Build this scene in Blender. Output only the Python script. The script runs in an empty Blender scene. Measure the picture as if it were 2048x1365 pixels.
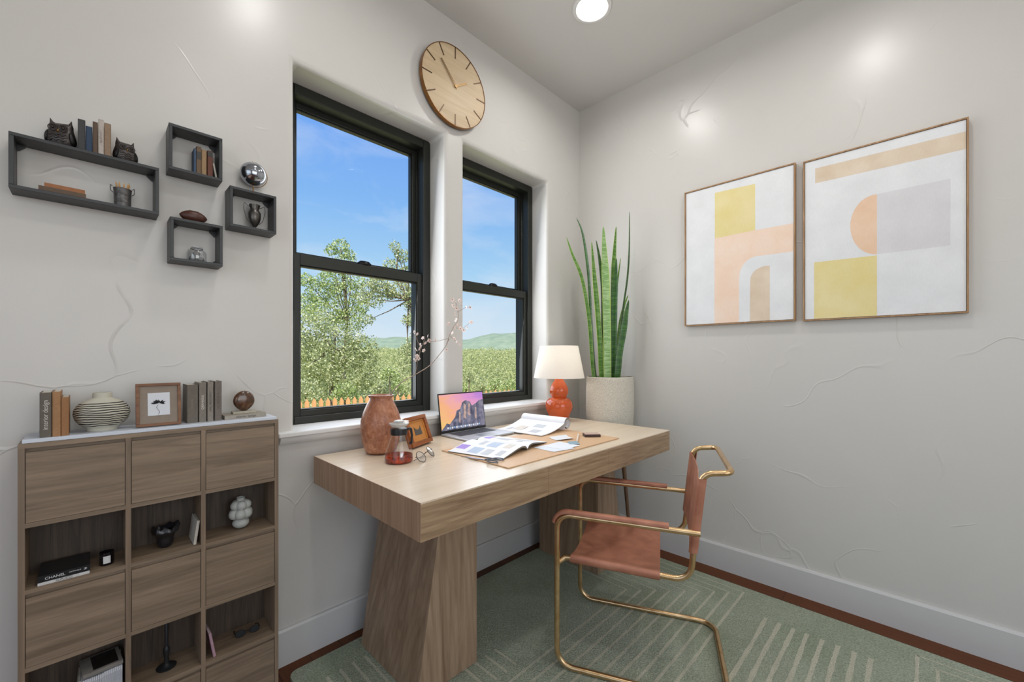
import bpy, bmesh, math, random
import numpy as np
from mathutils import Vector, Matrix, Euler
random.seed(7); np.random.seed(7)
C = bpy.context.scene.collection
PI = math.pi
R = math.radians

# ------------------------------------------------------------------ camera
CAM = Vector((-2.334, -1.649, 1.117)); FPX = 828.5; YAW = R(44.466); HOR = 714.6
cd = bpy.data.cameras.new('camera'); cam = bpy.data.objects.new('camera', cd); C.objects.link(cam)
cam.location = CAM; cam.rotation_euler = (R(90), 0, YAW - R(90))
cd.sensor_width = 36; cd.lens = FPX * 36 / 2048; cd.shift_y = (HOR - 682.5) / 2048
cd.clip_start = 0.02; cd.clip_end = 3000
bpy.context.scene.camera = cam
vs = bpy.context.scene.view_settings
bpy.context.scene.display_settings.display_device = 'sRGB'
vs.view_transform = 'Standard'; vs.look = 'None'; vs.gamma = 1; vs.use_curve_mapping = False
vs.exposure = 0.0

# ------------------------------------------------------------------ world sky
w = bpy.data.worlds.new('sky'); bpy.context.scene.world = w; w.use_nodes = True
nt = w.node_tree; nt.nodes.clear()
def N(t, **k):
    n = nt.nodes.new(t)
    for a, b in k.items(): setattr(n, a, b)
    return n
tc = N('ShaderNodeTexCoord'); sx = N('ShaderNodeSeparateXYZ'); nt.links.new(tc.outputs['Generated'], sx.inputs[0])
rp = N('ShaderNodeValToRGB'); nt.links.new(sx.outputs['Z'], rp.inputs[0])
cr = rp.color_ramp; cr.elements[0].position = 0.0; cr.elements[0].color = (.76, .88, .97, 1)
cr.elements[1].position = 1.0; cr.elements[1].color = (.08, .22, .62, 1)
for p, c in ((.1, (.64, .82, .98)), (.2, (.42, .70, .98)), (.34, (.25, .52, .97)), (.52, (.17, .39, .96))):
    e = cr.elements.new(p); e.color = (*c, 1)
mp = N('ShaderNodeMapping'); mp.inputs['Scale'].default_value = (2.2, 2.2, 6.5); nt.links.new(tc.outputs['Generated'], mp.inputs[0])
nz = N('ShaderNodeTexNoise'); nz.inputs['Scale'].default_value = 1.6; nz.inputs['Detail'].default_value = 7; nz.inputs['Distortion'].default_value = .5
nt.links.new(mp.outputs[0], nz.inputs['Vector'])
r2 = N('ShaderNodeValToRGB'); r2.color_ramp.elements[0].position = .5; r2.color_ramp.elements[1].position = .78
r2.color_ramp.elements[1].color = (.55, .55, .55, 1); nt.links.new(nz.outputs['Fac'], r2.inputs[0])
mx = N('ShaderNodeMix', data_type='RGBA'); nt.links.new(r2.outputs[0], mx.inputs['Factor'])
nt.links.new(rp.outputs[0], mx.inputs['A']); mx.inputs['B'].default_value = (.86, .92, 1, 1)
bg = N('ShaderNodeBackground'); bg.inputs['Strength'].default_value = 1.0; nt.links.new(mx.outputs['Result'], bg.inputs[0])
wo = N('ShaderNodeOutputWorld'); nt.links.new(bg.outputs[0], wo.inputs[0])

# ------------------------------------------------------------------ sun, window daylight and added fill
def lamp_obj(name, typ, loc, direction=None, **k):
    l = bpy.data.lights.new(name, typ)
    for a, b in k.items(): setattr(l, a, b)
    o = bpy.data.objects.new(name, l); C.objects.link(o); o.location = loc
    if direction: o.rotation_euler = Vector(direction).to_track_quat('-Z', 'Y').to_euler()
    return o
SUN = lamp_obj('sun', 'SUN', (-6, -6, 12), (.50, .36, -.78), energy=7.5, angle=R(1), color=(1, .95, .86))
# area fill lights added at made-up openings behind the viewer
lamp_obj('fill_rear', 'AREA', (-2.1, -4.32, 1.7), (0.02, 1, .03), shape='RECTANGLE', size=2.8, size_y=1.6, energy=32, color=(1, .97, .935))
lamp_obj('fill_side', 'AREA', (-4.36, -2.3, 1.7), (1, .05, .06), shape='RECTANGLE', size=2.6, size_y=1.3, energy=8, color=(1, .97, .935))
# skylight arriving at the two windows on the left wall
lamp_obj('window_skylight', 'AREA', (-1.462, .118, 1.52), (0.05, -1, -.12), shape='RECTANGLE', size=.58, size_y=1.22, energy=6.5, color=(.95, .98, 1))
lamp_obj('window_skylight', 'AREA', (-.669, .118, 1.52), (0.02, -1, -.12), shape='RECTANGLE', size=.56, size_y=1.22, energy=5.8, color=(.95, .98, 1))
CANS = [(-.658, -.538), (-.677, -1.479), (-1.807, -.596), (-1.82, -1.54), (-1.25, -2.9), (-2.9, -2.9)]
H = 2.786
for x, y in CANS:
    lamp_obj('downlight_beam', 'AREA', (x, y, H - .012), (0, 0, -1), shape='DISK', size=.13, energy=4.3 if x > -1 else 3.3, color=(1, .98, .955), spread=R(165))

# ------------------------------------------------------------------ measuring helpers
FW = Vector((math.cos(YAW), math.sin(YAW), 0)); RT = Vector((math.sin(YAW), -math.cos(YAW), 0))
def ray(x, y): return FW + RT * ((x - 1024) / FPX) - Vector((0, 0, 1)) * ((y - HOR) / FPX)
def Zp(x, y, z): d = ray(x, y); return CAM + d * ((z - CAM.z) / d.z)
def Yp(x, y, yy=0.): d = ray(x, y); return CAM + d * ((yy - CAM.y) / d.y)
def Xp(x, y, xx=0.): d = ray(x, y); return CAM + d * ((xx - CAM.x) / d.x)
def mpp(p): return (Vector(p) - CAM).dot(FW) / FPX      # metres per photo pixel at a place

# ------------------------------------------------------------------ mesh builder
class MB:
    def __init__(s): s.v = []; s.f = []; s.m = []; s.mi = 0; s.M = Matrix()
    def mat(s, i): s.mi = i; return s
    def add(s, vs_, fs):
        b = len(s.v); s.v += [tuple(s.M @ Vector(p)) for p in vs_]
        s.f += [tuple(b + i for i in f) for f in fs]; s.m += [s.mi] * len(fs); return s
    def box(s, x0, x1, y0, y1, z0, z1):
        if x0 > x1: x0, x1 = x1, x0
        if y0 > y1: y0, y1 = y1, y0
        if z0 > z1: z0, z1 = z1, z0
        return s.add([(x0,y0,z0),(x1,y0,z0),(x1,y1,z0),(x0,y1,z0),(x0,y0,z1),(x1,y0,z1),(x1,y1,z1),(x0,y1,z1)],
                     [(0,3,2,1),(4,5,6,7),(0,1,5,4),(1,2,6,5),(2,3,7,6),(3,0,4,7)])
    def prism(s, poly, a, b, axis='z'):
        """poly: list of 2D points (in the two other axes, in x,y,z order), extruded a->b on axis"""
        n = len(poly)
        def P(p, t):
            if axis == 'z': return (p[0], p[1], t)
            if axis == 'y': return (p[0], t, p[1])
            return (t, p[0], p[1])
        vs_ = [P(p, a) for p in poly] + [P(p, b) for p in poly]
        fs = [tuple(range(n)), tuple(range(n, 2*n))] + [(i, (i+1) % n, n + (i+1) % n, n + i) for i in range(n)]
        return s.add(vs_, fs)
    def hexa(s, b4, t4):
        return s.add(list(b4) + list(t4), [(0,3,2,1),(4,5,6,7),(0,1,5,4),(1,2,6,5),(2,3,7,6),(3,0,4,7)])
    def lathe(s, prof, c=(0,0,0), seg=32, sx=1, sy=1):
        vs_ = []; n = len(prof)
        for r, z in prof:
            for k in range(seg):
                a = 2*PI*k/seg; vs_.append((c[0]+r*sx*math.cos(a), c[1]+r*sy*math.sin(a), c[2]+z))
        fs = []
        for i in range(n-1):
            for k in range(seg):
                k2 = (k+1) % seg; fs.append((i*seg+k, i*seg+k2, (i+1)*seg+k2, (i+1)*seg+k))
        if prof[0][0] > 1e-6: fs.append(tuple(reversed(range(seg))))
        if prof[-1][0] > 1e-6: fs.append(tuple((n-1)*seg+k for k in range(seg)))
        return s.add(vs_, fs)
    def sphere(s, c, rx, ry=None, rz=None, seg=20, rings=12):
        ry = rx if ry is None else ry; rz = rx if rz is None else rz
        prof = [(max(1e-7, math.sin(PI*i/rings)), -math.cos(PI*i/rings)) for i in range(rings+1)]
        vs_ = []
        for r, z in prof:
            for k in range(seg):
                a = 2*PI*k/seg; vs_.append((c[0]+r*rx*math.cos(a), c[1]+r*ry*math.sin(a), c[2]+z*rz))
        fs = [(i*seg+k, i*seg+(k+1) % seg, (i+1)*seg+(k+1) % seg, (i+1)*seg+k) for i in range(rings) for k in range(seg)]
        return s.add(vs_, fs)
    def tube(s, pts, r, seg=10, closed=False, taper=None):
        pts = [Vector(p) for p in pts]; n = len(pts)
        T = []
        for i in range(n):
            if closed: t = pts[(i+1) % n] - pts[i-1]
            else: t = pts[min(i+1, n-1)] - pts[max(i-1, 0)]
            T.append(t.normalized())
        u = T[0].orthogonal().normalized(); vs_ = []
        for i in range(n):
            if i: q = T[i-1].rotation_difference(T[i]); u = q @ u; u = (u - T[i]*u.dot(T[i])).normalized()
            v = T[i].cross(u); rr = (taper[i] if taper else 1) * (r[i] if isinstance(r, (list, tuple)) else r)
            for k in range(seg):
                a = 2*PI*k/seg; vs_.append(pts[i] + (u*math.cos(a) + v*math.sin(a))*rr)
        fs = []
        for i in range(n if closed else n-1):
            j = (i+1) % n
            for k in range(seg): fs.append((i*seg+k, i*seg+(k+1) % seg, j*seg+(k+1) % seg, j*seg+k))
        if not closed: fs += [tuple(reversed(range(seg))), tuple((n-1)*seg+k for k in range(seg))]
        return s.add(vs_, fs)
    def sheet(s, grid, th):
        """grid of 3D points rows x cols, given thickness th downwards"""
        nr, nc = len(grid), len(grid[0]); top = [p for row in grid for p in row]
        off = Vector(th) if not isinstance(th, (int, float)) else Vector((0, 0, -th))
        vs_ = [tuple(p) for p in top] + [tuple(Vector(p) + off) for p in top]; k = nr*nc; fs = []
        for i in range(nr-1):
            for j in range(nc-1):
                a, b, c, d = i*nc+j, i*nc+j+1, (i+1)*nc+j+1, (i+1)*nc+j
                fs += [(a, b, c, d), (k+d, k+c, k+b, k+a)]
        for j in range(nc-1):
            fs += [(j+1, j, k+j, k+j+1), ((nr-1)*nc+j, (nr-1)*nc+j+1, k+(nr-1)*nc+j+1, k+(nr-1)*nc+j)]
        for i in range(nr-1):
            fs += [(i*nc, (i+1)*nc, k+(i+1)*nc, k+i*nc), ((i+1)*nc+nc-1, i*nc+nc-1, k+i*nc+nc-1, k+(i+1)*nc+nc-1)]
        return s.add(vs_, fs)

def fillet(pts, rad, n=6, closed=False):
    pts = [Vector(p) for p in pts]; out = []; m = len(pts)
    rads = rad if isinstance(rad, (list, tuple)) else [rad]*m
    for i, p in enumerate(pts):
        if not closed and i in (0, m-1): out.append(p); continue
        a = pts[i-1]-p; b = pts[(i+1) % m]-p; la, lb = a.length, b.length; a.normalize(); b.normalize()
        ang = a.angle(b); r = rads[i]
        if r <= 0 or ang > R(178): out.append(p); continue
        t = min(r/math.tan(ang/2), la*.49, lb*.49)
        A, B = p+a*t, p+b*t
        for k in range(n+1):
            u = k/n; q = A*(1-u)**2 + p*2*u*(1-u) + B*u*u
            arc = (A*(1-u)+B*u); out.append(q*.82 + (p+(arc-p).normalized()*((A-p).length*math.tan(ang/2)*(1/math.sin(ang/2)-1)))*.18 if (arc-p).length > 1e-6 else q)
    return out

def link(o, parent=None):
    C.objects.link(o)
    if parent is not None: o.parent = parent
    return o
def finish(name, mb, mats, parent=None, world=False, smooth=35, bevel=0, label=None, bseg=2):
    me = bpy.data.meshes.new(name)
    off = Vector((0, 0, 0))
    if world and parent is not None:
        p = parent
        while p is not None: off += Vector(p.location); p = p.parent
    me.from_pydata([tuple(Vector(v)-off) for v in mb.v] if world else mb.v, [], mb.f)
    if not isinstance(mats, (list, tuple)): mats = [mats]
    for m in mats: me.materials.append(m)
    me.polygons.foreach_set('material_index', mb.m)
    bm = bmesh.new(); bm.from_mesh(me); bmesh.ops.recalc_face_normals(bm, faces=bm.faces); bm.to_mesh(me); bm.free()
    if smooth:
        me.shade_smooth(); me.set_sharp_from_angle(angle=R(smooth))
    o = bpy.data.objects.new(name, me); link(o, parent)
    if bevel:
        b = o.modifiers.new('bevel', 'BEVEL'); b.width = bevel; b.segments = bseg; b.limit_method = 'ANGLE'; b.angle_limit = R(40)
    if label: o['label'] = label
    return o
part = finish
def thing(name, label, cat, loc=(0,0,0), rz=0, group=None, rot=None):
    o = bpy.data.objects.new(name, None); C.objects.link(o); o.location = loc
    o.rotation_euler = rot if rot else (0, 0, rz); o.empty_display_size = .05
    o['label'] = label; o['category'] = cat
    if group: o['group'] = group
    return o
def tag(o, label, cat, group=None, kind=None):
    o['label'] = label; o['category'] = cat
    if group: o['group'] = group
    if kind: o['kind'] = kind
    return o
def solo(name, mb, mats, label, cat, loc=(0,0,0), rot=(0,0,0), group=None, kind=None, **k):
    o = finish(name, mb, mats, **k); o.location = loc; o.rotation_euler = rot
    return tag(o, label, cat, group, kind)
def struct(name, mb, mats, parent=None, **k):
    o = finish(name, mb, mats, parent, **k)
    if parent is None: o['kind'] = 'structure'
    return o
def dup(root, loc, rot=None, label=None):
    r = root.copy(); C.objects.link(r); r.location = loc
    if rot is not None: r.rotation_euler = rot
    if label: r['label'] = label
    for ch in list(root.children):
        c = ch.copy(); C.objects.link(c); c.parent = r
        for g in list(ch.children):
            d = g.copy(); C.objects.link(d); d.parent = c
    return r
def text(name, body, size, M4, mat, parent, sx=1.0, align='CENTER'):
    cu = bpy.data.curves.new(name, 'FONT'); cu.body = body; cu.size = size; cu.extrude = .00015
    cu.align_x = align; cu.align_y = 'CENTER'; cu.resolution_u = 3
    o = bpy.data.objects.new(name, cu); C.objects.link(o)
    dg = bpy.context.evaluated_depsgraph_get(); me = bpy.data.meshes.new_from_object(o.evaluated_get(dg))
    bpy.data.objects.remove(o); bpy.data.curves.remove(cu)
    me.transform(M4 @ Matrix.Diagonal((sx, 1, 1, 1))); me.materials.clear(); me.materials.append(mat)
    for p in me.polygons: p.material_index = 0
    t = bpy.data.objects.new(name, me); link(t, parent); return t
FRONT = Matrix(((1,0,0,0),(0,0,-1,0),(0,1,0,0),(0,0,0,1)))          # text in the xz plane facing -y
UP = Matrix(((0,-1,0,0),(0,0,-1,0),(1,0,0,0),(0,0,0,1)))            # reading upwards, facing -y
DOWN = Matrix(((0,1,0,0),(0,0,-1,0),(-1,0,0,0),(0,0,0,1)))          # reading downwards, facing -y

# ------------------------------------------------------------------ materials
def srgb(r, g, b):
    f = lambda c: (c/255/12.92) if c/255 <= .04045 else ((c/255+.055)/1.055)**2.4
    return (f(r), f(g), f(b), 1)
class Mat:
    def __init__(s, name):
        s.m = bpy.data.materials.new(name); s.m.use_nodes = True; s.nt = s.m.node_tree
        s.b = s.nt.nodes['Principled BSDF']; s.tc = None
    def n(s, t, **k):
        n = s.nt.nodes.new(t)
        for a, b in k.items(): setattr(n, a, b)
        return n
    def l(s, a, b): s.nt.links.new(a, b)
    def coord(s, scale=(1,1,1), rot=(0,0,0), kind='Object'):
        if s.tc is None: s.tc = s.n('ShaderNodeTexCoord')
        m = s.n('ShaderNodeMapping'); m.inputs['Scale'].default_value = scale; m.inputs['Rotation'].default_value = rot
        s.l(s.tc.outputs[kind], m.inputs[0]); return m.outputs[0]
    def noise(s, vec, scale, detail=4, dist=0, rough=.5):
        n = s.n('ShaderNodeTexNoise'); n.inputs['Scale'].default_value = scale; n.inputs['Detail'].default_value = detail
        n.inputs['Distortion'].default_value = dist; n.inputs['Roughness'].default_value = rough
        if vec is not None: s.l(vec, n.inputs['Vector'])
        return n.outputs['Fac']
    def ramp(s, fac, stops):
        r = s.n('ShaderNodeValToRGB'); e = r.color_ramp.elements
        while len(e) < len(stops): e.new(.5)
        for i, (p, c) in enumerate(stops): e[i].position = p; e[i].color = c if len(c) == 4 else (*c, 1)
        s.l(fac, r.inputs[0]); return r.outputs[0]
    def mix(s, fac, a, b, blend='MIX'):
        m = s.n('ShaderNodeMix', data_type='RGBA', blend_type=blend)
        if isinstance(fac, float): m.inputs['Factor'].default_value = fac
        else: s.l(fac, m.inputs['Factor'])
        for k, x in (('A', a), ('B', b)):
            if isinstance(x, tuple): m.inputs[k].default_value = x
            else: s.l(x, m.inputs[k])
        return m.outputs['Result']
    def bump(s, h, strength=.3, dist=.002):
        b = s.n('ShaderNodeBump'); b.inputs['Strength'].default_value = strength; b.inputs['Distance'].default_value = dist
        s.l(h, b.inputs['Height']); s.l(b.outputs[0], s.b.inputs['Normal']); return s
    def math(s, op, a, b=None):
        m = s.n('ShaderNodeMath', operation=op)
        for i, x in enumerate((a, b)):
            if x is None: continue
            if isinstance(x, (int, float)): m.inputs[i].default_value = x
            else: s.l(x, m.inputs[i])
        return m.outputs[0]
def plain(name, col, rough=.5, metal=0, coat=0, spec=.5, var=.05, vscale=60, bump=0, emit=None, es=1, trans=0, sub=0):
    M = Mat(name); b = M.b; col = col if len(col) == 4 else (*col, 1)
    b.inputs['Roughness'].default_value = rough; b.inputs['Metallic'].default_value = metal
    b.inputs['Coat Weight'].default_value = coat; b.inputs['Specular IOR Level'].default_value = spec
    f = M.noise(M.coord(), vscale, 3)
    M.l(M.ramp(f, [(.3, tuple(c*(1-var) for c in col[:3])), (.7, tuple(min(1, c*(1+var)) for c in col[:3]))]), b.inputs['Base Color'])
    if bump: M.bump(f, bump, .001)
    if emit: b.inputs['Emission Color'].default_value = (*emit[:3], 1); b.inputs['Emission Strength'].default_value = es
    if trans: b.inputs['Transmission Weight'].default_value = trans
    return M.m
def wood(name, dark, light, axis=0, k=1.0, rough=.5, contrast=(.32, .68), bump=.15, fine=.35, rings=0):
    M = Mat(name); sc = [22*k]*3; sc[axis] = 1.3*k
    v = M.coord(tuple(sc)); f = M.noise(v, 1.0, 6, 1.4, .6)
    sc2 = [160*k]*3; sc2[axis] = 5*k; f2 = M.noise(M.coord(tuple(sc2)), 1.0, 3, .3)
    c = M.ramp(f, [(contrast[0], dark), (contrast[1], light)])
    g = M.ramp(f2, [(.35, (.72, .70, .68)), (.6, (1, 1, 1))])
    if rings:
        sc3 = [1.0]*3; sc3[axis] = .10
        wv = M.n('ShaderNodeTexWave', wave_type='BANDS', bands_direction='DIAGONAL'); wv.inputs['Scale'].default_value = rings
        wv.inputs['Distortion'].default_value = 7; wv.inputs['Detail'].default_value = 3; wv.inputs['Detail Scale'].default_value = 1.2; M.l(M.coord(tuple(sc3)), wv.inputs['Vector'])
        c = M.mix(.30, c, M.ramp(wv.outputs['Fac'], [(.05, (.62, .56, .50)), (.55, (1, 1, 1))]), 'MULTIPLY')
    M.l(M.mix(fine, c, g, 'MULTIPLY'), M.b.inputs['Base Color']); M.b.inputs['Roughness'].default_value = rough
    M.bump(f2, bump, .0006); return M.m
def plaster(name, col):
    M = Mat(name); v = M.coord()
    warp = M.n('ShaderNodeTexNoise'); warp.inputs['Scale'].default_value = 2.1; warp.inputs['Detail'].default_value = 2; M.l(v, warp.inputs['Vector'])
    add = M.n('ShaderNodeMix', data_type='RGBA', blend_type='LINEAR_LIGHT'); add.inputs['Factor'].default_value = .42
    M.l(v, add.inputs['A']); M.l(warp.outputs['Color'], add.inputs['B'])
    vo = M.n('ShaderNodeTexVoronoi', feature='DISTANCE_TO_EDGE'); vo.inputs['Scale'].default_value = 1.9; M.l(add.outputs['Result'], vo.inputs['Vector'])
    ridge = M.ramp(vo.outputs['Distance'], [(0.0, (1, 1, 1)), (.012, (0, 0, 0))])
    mask = M.ramp(M.noise(v, 2.7, 3, .6), [(.50, (0, 0, 0)), (.58, (1, 1, 1))])
    h = M.math('MULTIPLY', ridge, mask)
    # a smooth step from one trowel patch to the next
    vo2 = M.n('ShaderNodeTexVoronoi'); vo2.inputs['Scale'].default_value = 3.1; M.l(add.outputs['Result'], vo2.inputs['Vector'])
    low = M.noise(v, 5.0, 4, .8); fine = M.noise(v, 140, 2)
    h2 = M.math('ADD', M.math('MULTIPLY', h, .75), M.math('ADD', M.math('MULTIPLY', low, .55), M.math('MULTIPLY', fine, .05)))
    tint = M.ramp(low, [(.3, tuple(c*.985 for c in col[:3])), (.7, col)])
    M.l(tint, M.b.inputs['Base Color']); M.b.inputs['Roughness'].default_value = .32; M.b.inputs['Specular IOR Level'].default_value = .5
    M.bump(h2, .42, .0036); return M.m
def glassy(name, tint=(1, 1, 1), refl=.9, rough=0.0, ior=1.45):
    """thin clear pane: transmits straight through, reflects by fresnel"""
    M = Mat(name); M.nt.nodes.remove(M.b)
    t = M.n('ShaderNodeBsdfTransparent'); t.inputs[0].default_value = (*tint, 1)
    g = M.n('ShaderNodeBsdfGlossy'); g.inputs['Roughness'].default_value = rough; g.inputs[0].default_value = (refl, refl, refl, 1)
    lw = M.n('ShaderNodeLayerWeight'); lw.inputs['Blend'].default_value = .5
    fr = M.math('ADD', M.math('MULTIPLY', M.math('POWER', lw.outputs['Facing'], 4.0), .55), .04*(ior-.45))
    mx_ = M.n('ShaderNodeMixShader'); M.l(fr, mx_.inputs[0]); M.l(t.outputs[0], mx_.inputs[1]); M.l(g.outputs[0], mx_.inputs[2])
    M.l(mx_.outputs[0], M.nt.nodes['Material Output'].inputs['Surface']); return M.m
def attr_mat(name, stops, rough=.6, sub=0.0, scale=None):
    M = Mat(name); a = M.n('ShaderNodeAttribute'); a.attribute_name = 'tone'
    M.l(M.ramp(a.outputs['Fac'], stops), M.b.inputs['Base Color']); M.b.inputs['Roughness'].default_value = rough
    M.b.inputs['Specular IOR Level'].default_value = .25
    if sub:
        tr = M.n('ShaderNodeBsdfTranslucent'); M.l(M.ramp(a.outputs['Fac'], stops), tr.inputs[0])
        ms = M.n('ShaderNodeMixShader'); ms.inputs[0].default_value = sub
        M.l(M.b.outputs[0], ms.inputs[1]); M.l(tr.outputs[0], ms.inputs[2]); M.l(ms.outputs[0], M.nt.nodes['Material Output'].inputs['Surface'])
    return M.m

WALLC = srgb(205, 202, 197)
m_wall = plaster('wall_plaster', WALLC)
m_ceil = plain('ceiling_paint', srgb(207, 205, 201), .8, var=.01, vscale=3)
m_trim = plain('trim_paint', srgb(222, 221, 219), .38, var=.01, vscale=8)
m_base = plain('baseboard_paint', srgb(204, 203, 201), .35, var=.01, vscale=8)
m_black = plain('black_metal', srgb(30, 32, 26), .42, var=.2, vscale=300, bump=.1)
m_pane = glassy('window_pane', refl=.004)

def wood_floor():
    M = Mat('hardwood_floor'); v = M.coord((1, 1, 1), (0, 0, R(90)))
    br = M.n('ShaderNodeTexBrick'); M.l(v, br.inputs['Vector']); br.inputs['Scale'].default_value = 1.0
    br.inputs['Brick Width'].default_value = 1.2; br.inputs['Row Height'].default_value = .11; br.inputs['Mortar Size'].default_value = .0012
    br.inputs['Color1'].default_value = srgb(100, 56, 26); br.inputs['Color2'].default_value = srgb(84, 46, 21); br.inputs['Mortar'].default_value = srgb(45, 25, 15)
    f = M.noise(M.coord((90, 3, 1)), 1, 5, .6); g = M.ramp(f, [(.3, (.6, .55, .5)), (.7, (1, 1, 1))])
    M.l(M.mix(.6, br.outputs['Color'], g, 'MULTIPLY'), M.b.inputs['Base Color']); M.b.inputs['Roughness'].default_value = .5; M.b.inputs['Specular IOR Level'].default_value = .25; return M.m
m_floor = wood_floor()

# ------------------------------------------------------------------ room shell
XL, YN = -4.4, -4.4
def wall_with_holes(name, a0, a1, z0, z1, holes, place, th):
    """panels around rectangular openings; place(a, d, z) -> point; d = 0 room side .. th outside"""
    xs = sorted({a0, a1, *[h[0] for h in holes], *[h[1] for h in holes]}); zs = sorted({z0, z1, *[h[2] for h in holes], *[h[3] for h in holes]})
    bm = bmesh.new(); V = {}
    def v(i, d, j):
        k = (i, d, j)
        if k not in V: V[k] = bm.verts.new(place(xs[i], th*d, zs[j]))
        return V[k]
    solid = lambda i, j: 0 <= i < len(xs)-1 and 0 <= j < len(zs)-1 and not any(h[0] <= (xs[i]+xs[i+1])/2 <= h[1] and h[2] <= (zs[j]+zs[j+1])/2 <= h[3] for h in holes)
    for i in range(len(xs)-1):
        for j in range(len(zs)-1):
            if not solid(i, j): continue
            for d in (0, 1): bm.faces.new([v(i, d, j), v(i+1, d, j), v(i+1, d, j+1), v(i, d, j+1)])
            if not solid(i-1, j): bm.faces.new([v(i, 0, j), v(i, 1, j), v(i, 1, j+1), v(i, 0, j+1)])
            if not solid(i+1, j): bm.faces.new([v(i+1, 0, j), v(i+1, 1, j), v(i+1, 1, j+1), v(i+1, 0, j+1)])
            if not solid(i, j-1): bm.faces.new([v(i, 0, j), v(i, 1, j), v(i+1, 1, j), v(i+1, 0, j)])
            if not solid(i, j+1): bm.faces.new([v(i, 0, j+1), v(i, 1, j+1), v(i+1, 1, j+1), v(i+1, 0, j+1)])
    bmesh.ops.recalc_face_normals(bm, faces=bm.faces)
    me = bpy.data.meshes.new(name); bm.to_mesh(me); bm.free(); me.materials.append(m_wall)
    me.shade_smooth(); me.set_sharp_from_angle(angle=R(50))
    o = bpy.data.objects.new(name, me); C.objects.link(o); o['kind'] = 'structure'
    b = o.modifiers.new('bullnose', 'BEVEL'); b.width = .018; b.segments = 4; b.limit_method = 'ANGLE'; b.angle_limit = R(50); b.harden_normals = False
    return o
W1 = (-1.805, -1.118, .83, 2.213); W2 = (-1.002, -.335, .83, 2.213)
wall_with_holes('wall_left', XL, .22, -.04, H+.04, [W1, W2], lambda a, d, z: (a, d, z), .26)
wall_with_holes('wall_right', YN-.2, .10, -.04, H+.04, [], lambda a, d, z: (d, a, z), .2)
wall_with_holes('wall_back', XL, .1, -.04, H+.04, [(-3.6, -.6, .3, 2.4)], lambda a, d, z: (a, YN-d, z), .2)  # unseen opening, made up for the rear fill light
wall_with_holes('wall_near', YN-.2, .1, -.04, H+.04, [(-3.7, -.9, .4, 2.4)], lambda a, d, z: (XL-d, a, z), .2)  # unseen opening, made up for the side fill light
struct('floor', MB().box(XL, 0, YN, 0, -.05, 0), m_floor, smooth=0)
struct('ceiling', MB().box(XL-.2, .2, YN-.2, .26, H, H+.12), m_ceil, smooth=0)
BH = .131
def base(name, a, b, side):
    prof = [(0, 0), (.015, 0), (.015, BH-.008), (.011, BH), (0, BH)]
    m = MB()
    if side == 'L': m.prism([(-p[0], p[1]) for p in prof], a, b, 'x')
    else:
        m.prism([(-p[0], p[1]) for p in prof], a, b, 'y')
    return struct(name, m, m_base, smooth=0)
base('baseboard_left', XL, 0, 'L'); base('baseboard_right', YN, -.015, 'R')
# window stool and apron
s = MB().box(-1.868, -.29, -.042, .145, .828, .846)
struct('trim_1', s, m_trim, bevel=.004, smooth=35)
struct('trim_2', MB().prism([(0, .828), (-.026, .828), (-.026, .818), (-.018, .806), (-.012, .800), (0, .800)], -1.858, -.30, 'x'), m_trim, smooth=35)

# ------------------------------------------------------------------ windows
def window(name, W, latch_x):
    x0, x1, z0, z1 = W; z0 = .846
    yf = .128
    r = thing(name, '', ''); del r['label'], r['category']; r['kind'] = 'structure'
    r.location = ((x0+x1)/2, yf, z0)
    fw = .042
    m = MB()
    for a in ((x0, x0+fw, z0, z1), (x1-fw, x1, z0, z1), (x0+fw, x1-fw, z1-fw, z1), (x0+fw, x1-fw, z0, z0+.030)):
        m.box(a[0], a[1], yf, yf+.105, a[2], a[3])
    m.box(x0+fw, x0+fw+.006, yf+.05, yf+.105, z0, z1); m.box(x1-fw-.006, x1-fw, yf+.05, yf+.105, z0, z1)
    part('window_frame', m, m_black, r, world=True, bevel=.003)
    zm = 1.535
    # upper sash (outer track)
    def sash(nm, xa, xb, za, zb, ya, yb, st, top, bot):
        q = MB().box(xa, xa+st, ya, yb, za, zb).box(xb-st, xb, ya, yb, za, zb).box(xa+st, xb-st, ya, yb, zb-top, zb).box(xa+st, xb-st, ya, yb, za, za+bot)
        # glazing bead
        for c in ((xa+st, xa+st+.005, za+bot, zb-top), (xb-st-.005, xb-st, za+bot, zb-top), (xa+st, xb-st, za+bot, za+bot+.005), (xa+st, xb-st, zb-top-.005, zb-top)):
            q.box(c[0], c[1], ya+.006, yb, c[2], c[3])
        so = part(nm, q, m_black, r, world=True, bevel=.002)
        part('pane', MB().box(xa+st-.003, xb-st+.003, (ya+yb)/2-.002, (ya+yb)/2+.002, za+bot-.003, zb-top+.003), m_pane, so, world=True, smooth=0)
        return so
    sash('upper_sash', x0+fw-.004, x1-fw+.004, zm-.022, z1-fw+.004, yf+.062, yf+.092, .030, .026, .036)
    lo = sash('lower_sash', x0+fw-.004, x1-fw+.004, z0+.020, zm, yf+.012, yf+.046, .030, .044, .034)
    l = MB().lathe([(.001, .0), (.034, .0), (.034, .008), (.022, .018), (.001, .021)], (latch_x, yf+.028, zm), 20, 1, .55)
    l.box(latch_x-.03, latch_x+.004, yf+.022, yf+.034, zm+.004, zm+.011)
    part('latch', l, plain('latch_metal', srgb(25, 25, 27), .3, .6), lo, world=True, bevel=.001)
    return r
window('window_1', W1, Yp(728, 523, .16).x); window('window_2', W2, Yp(985, 568, .16).x)

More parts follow.
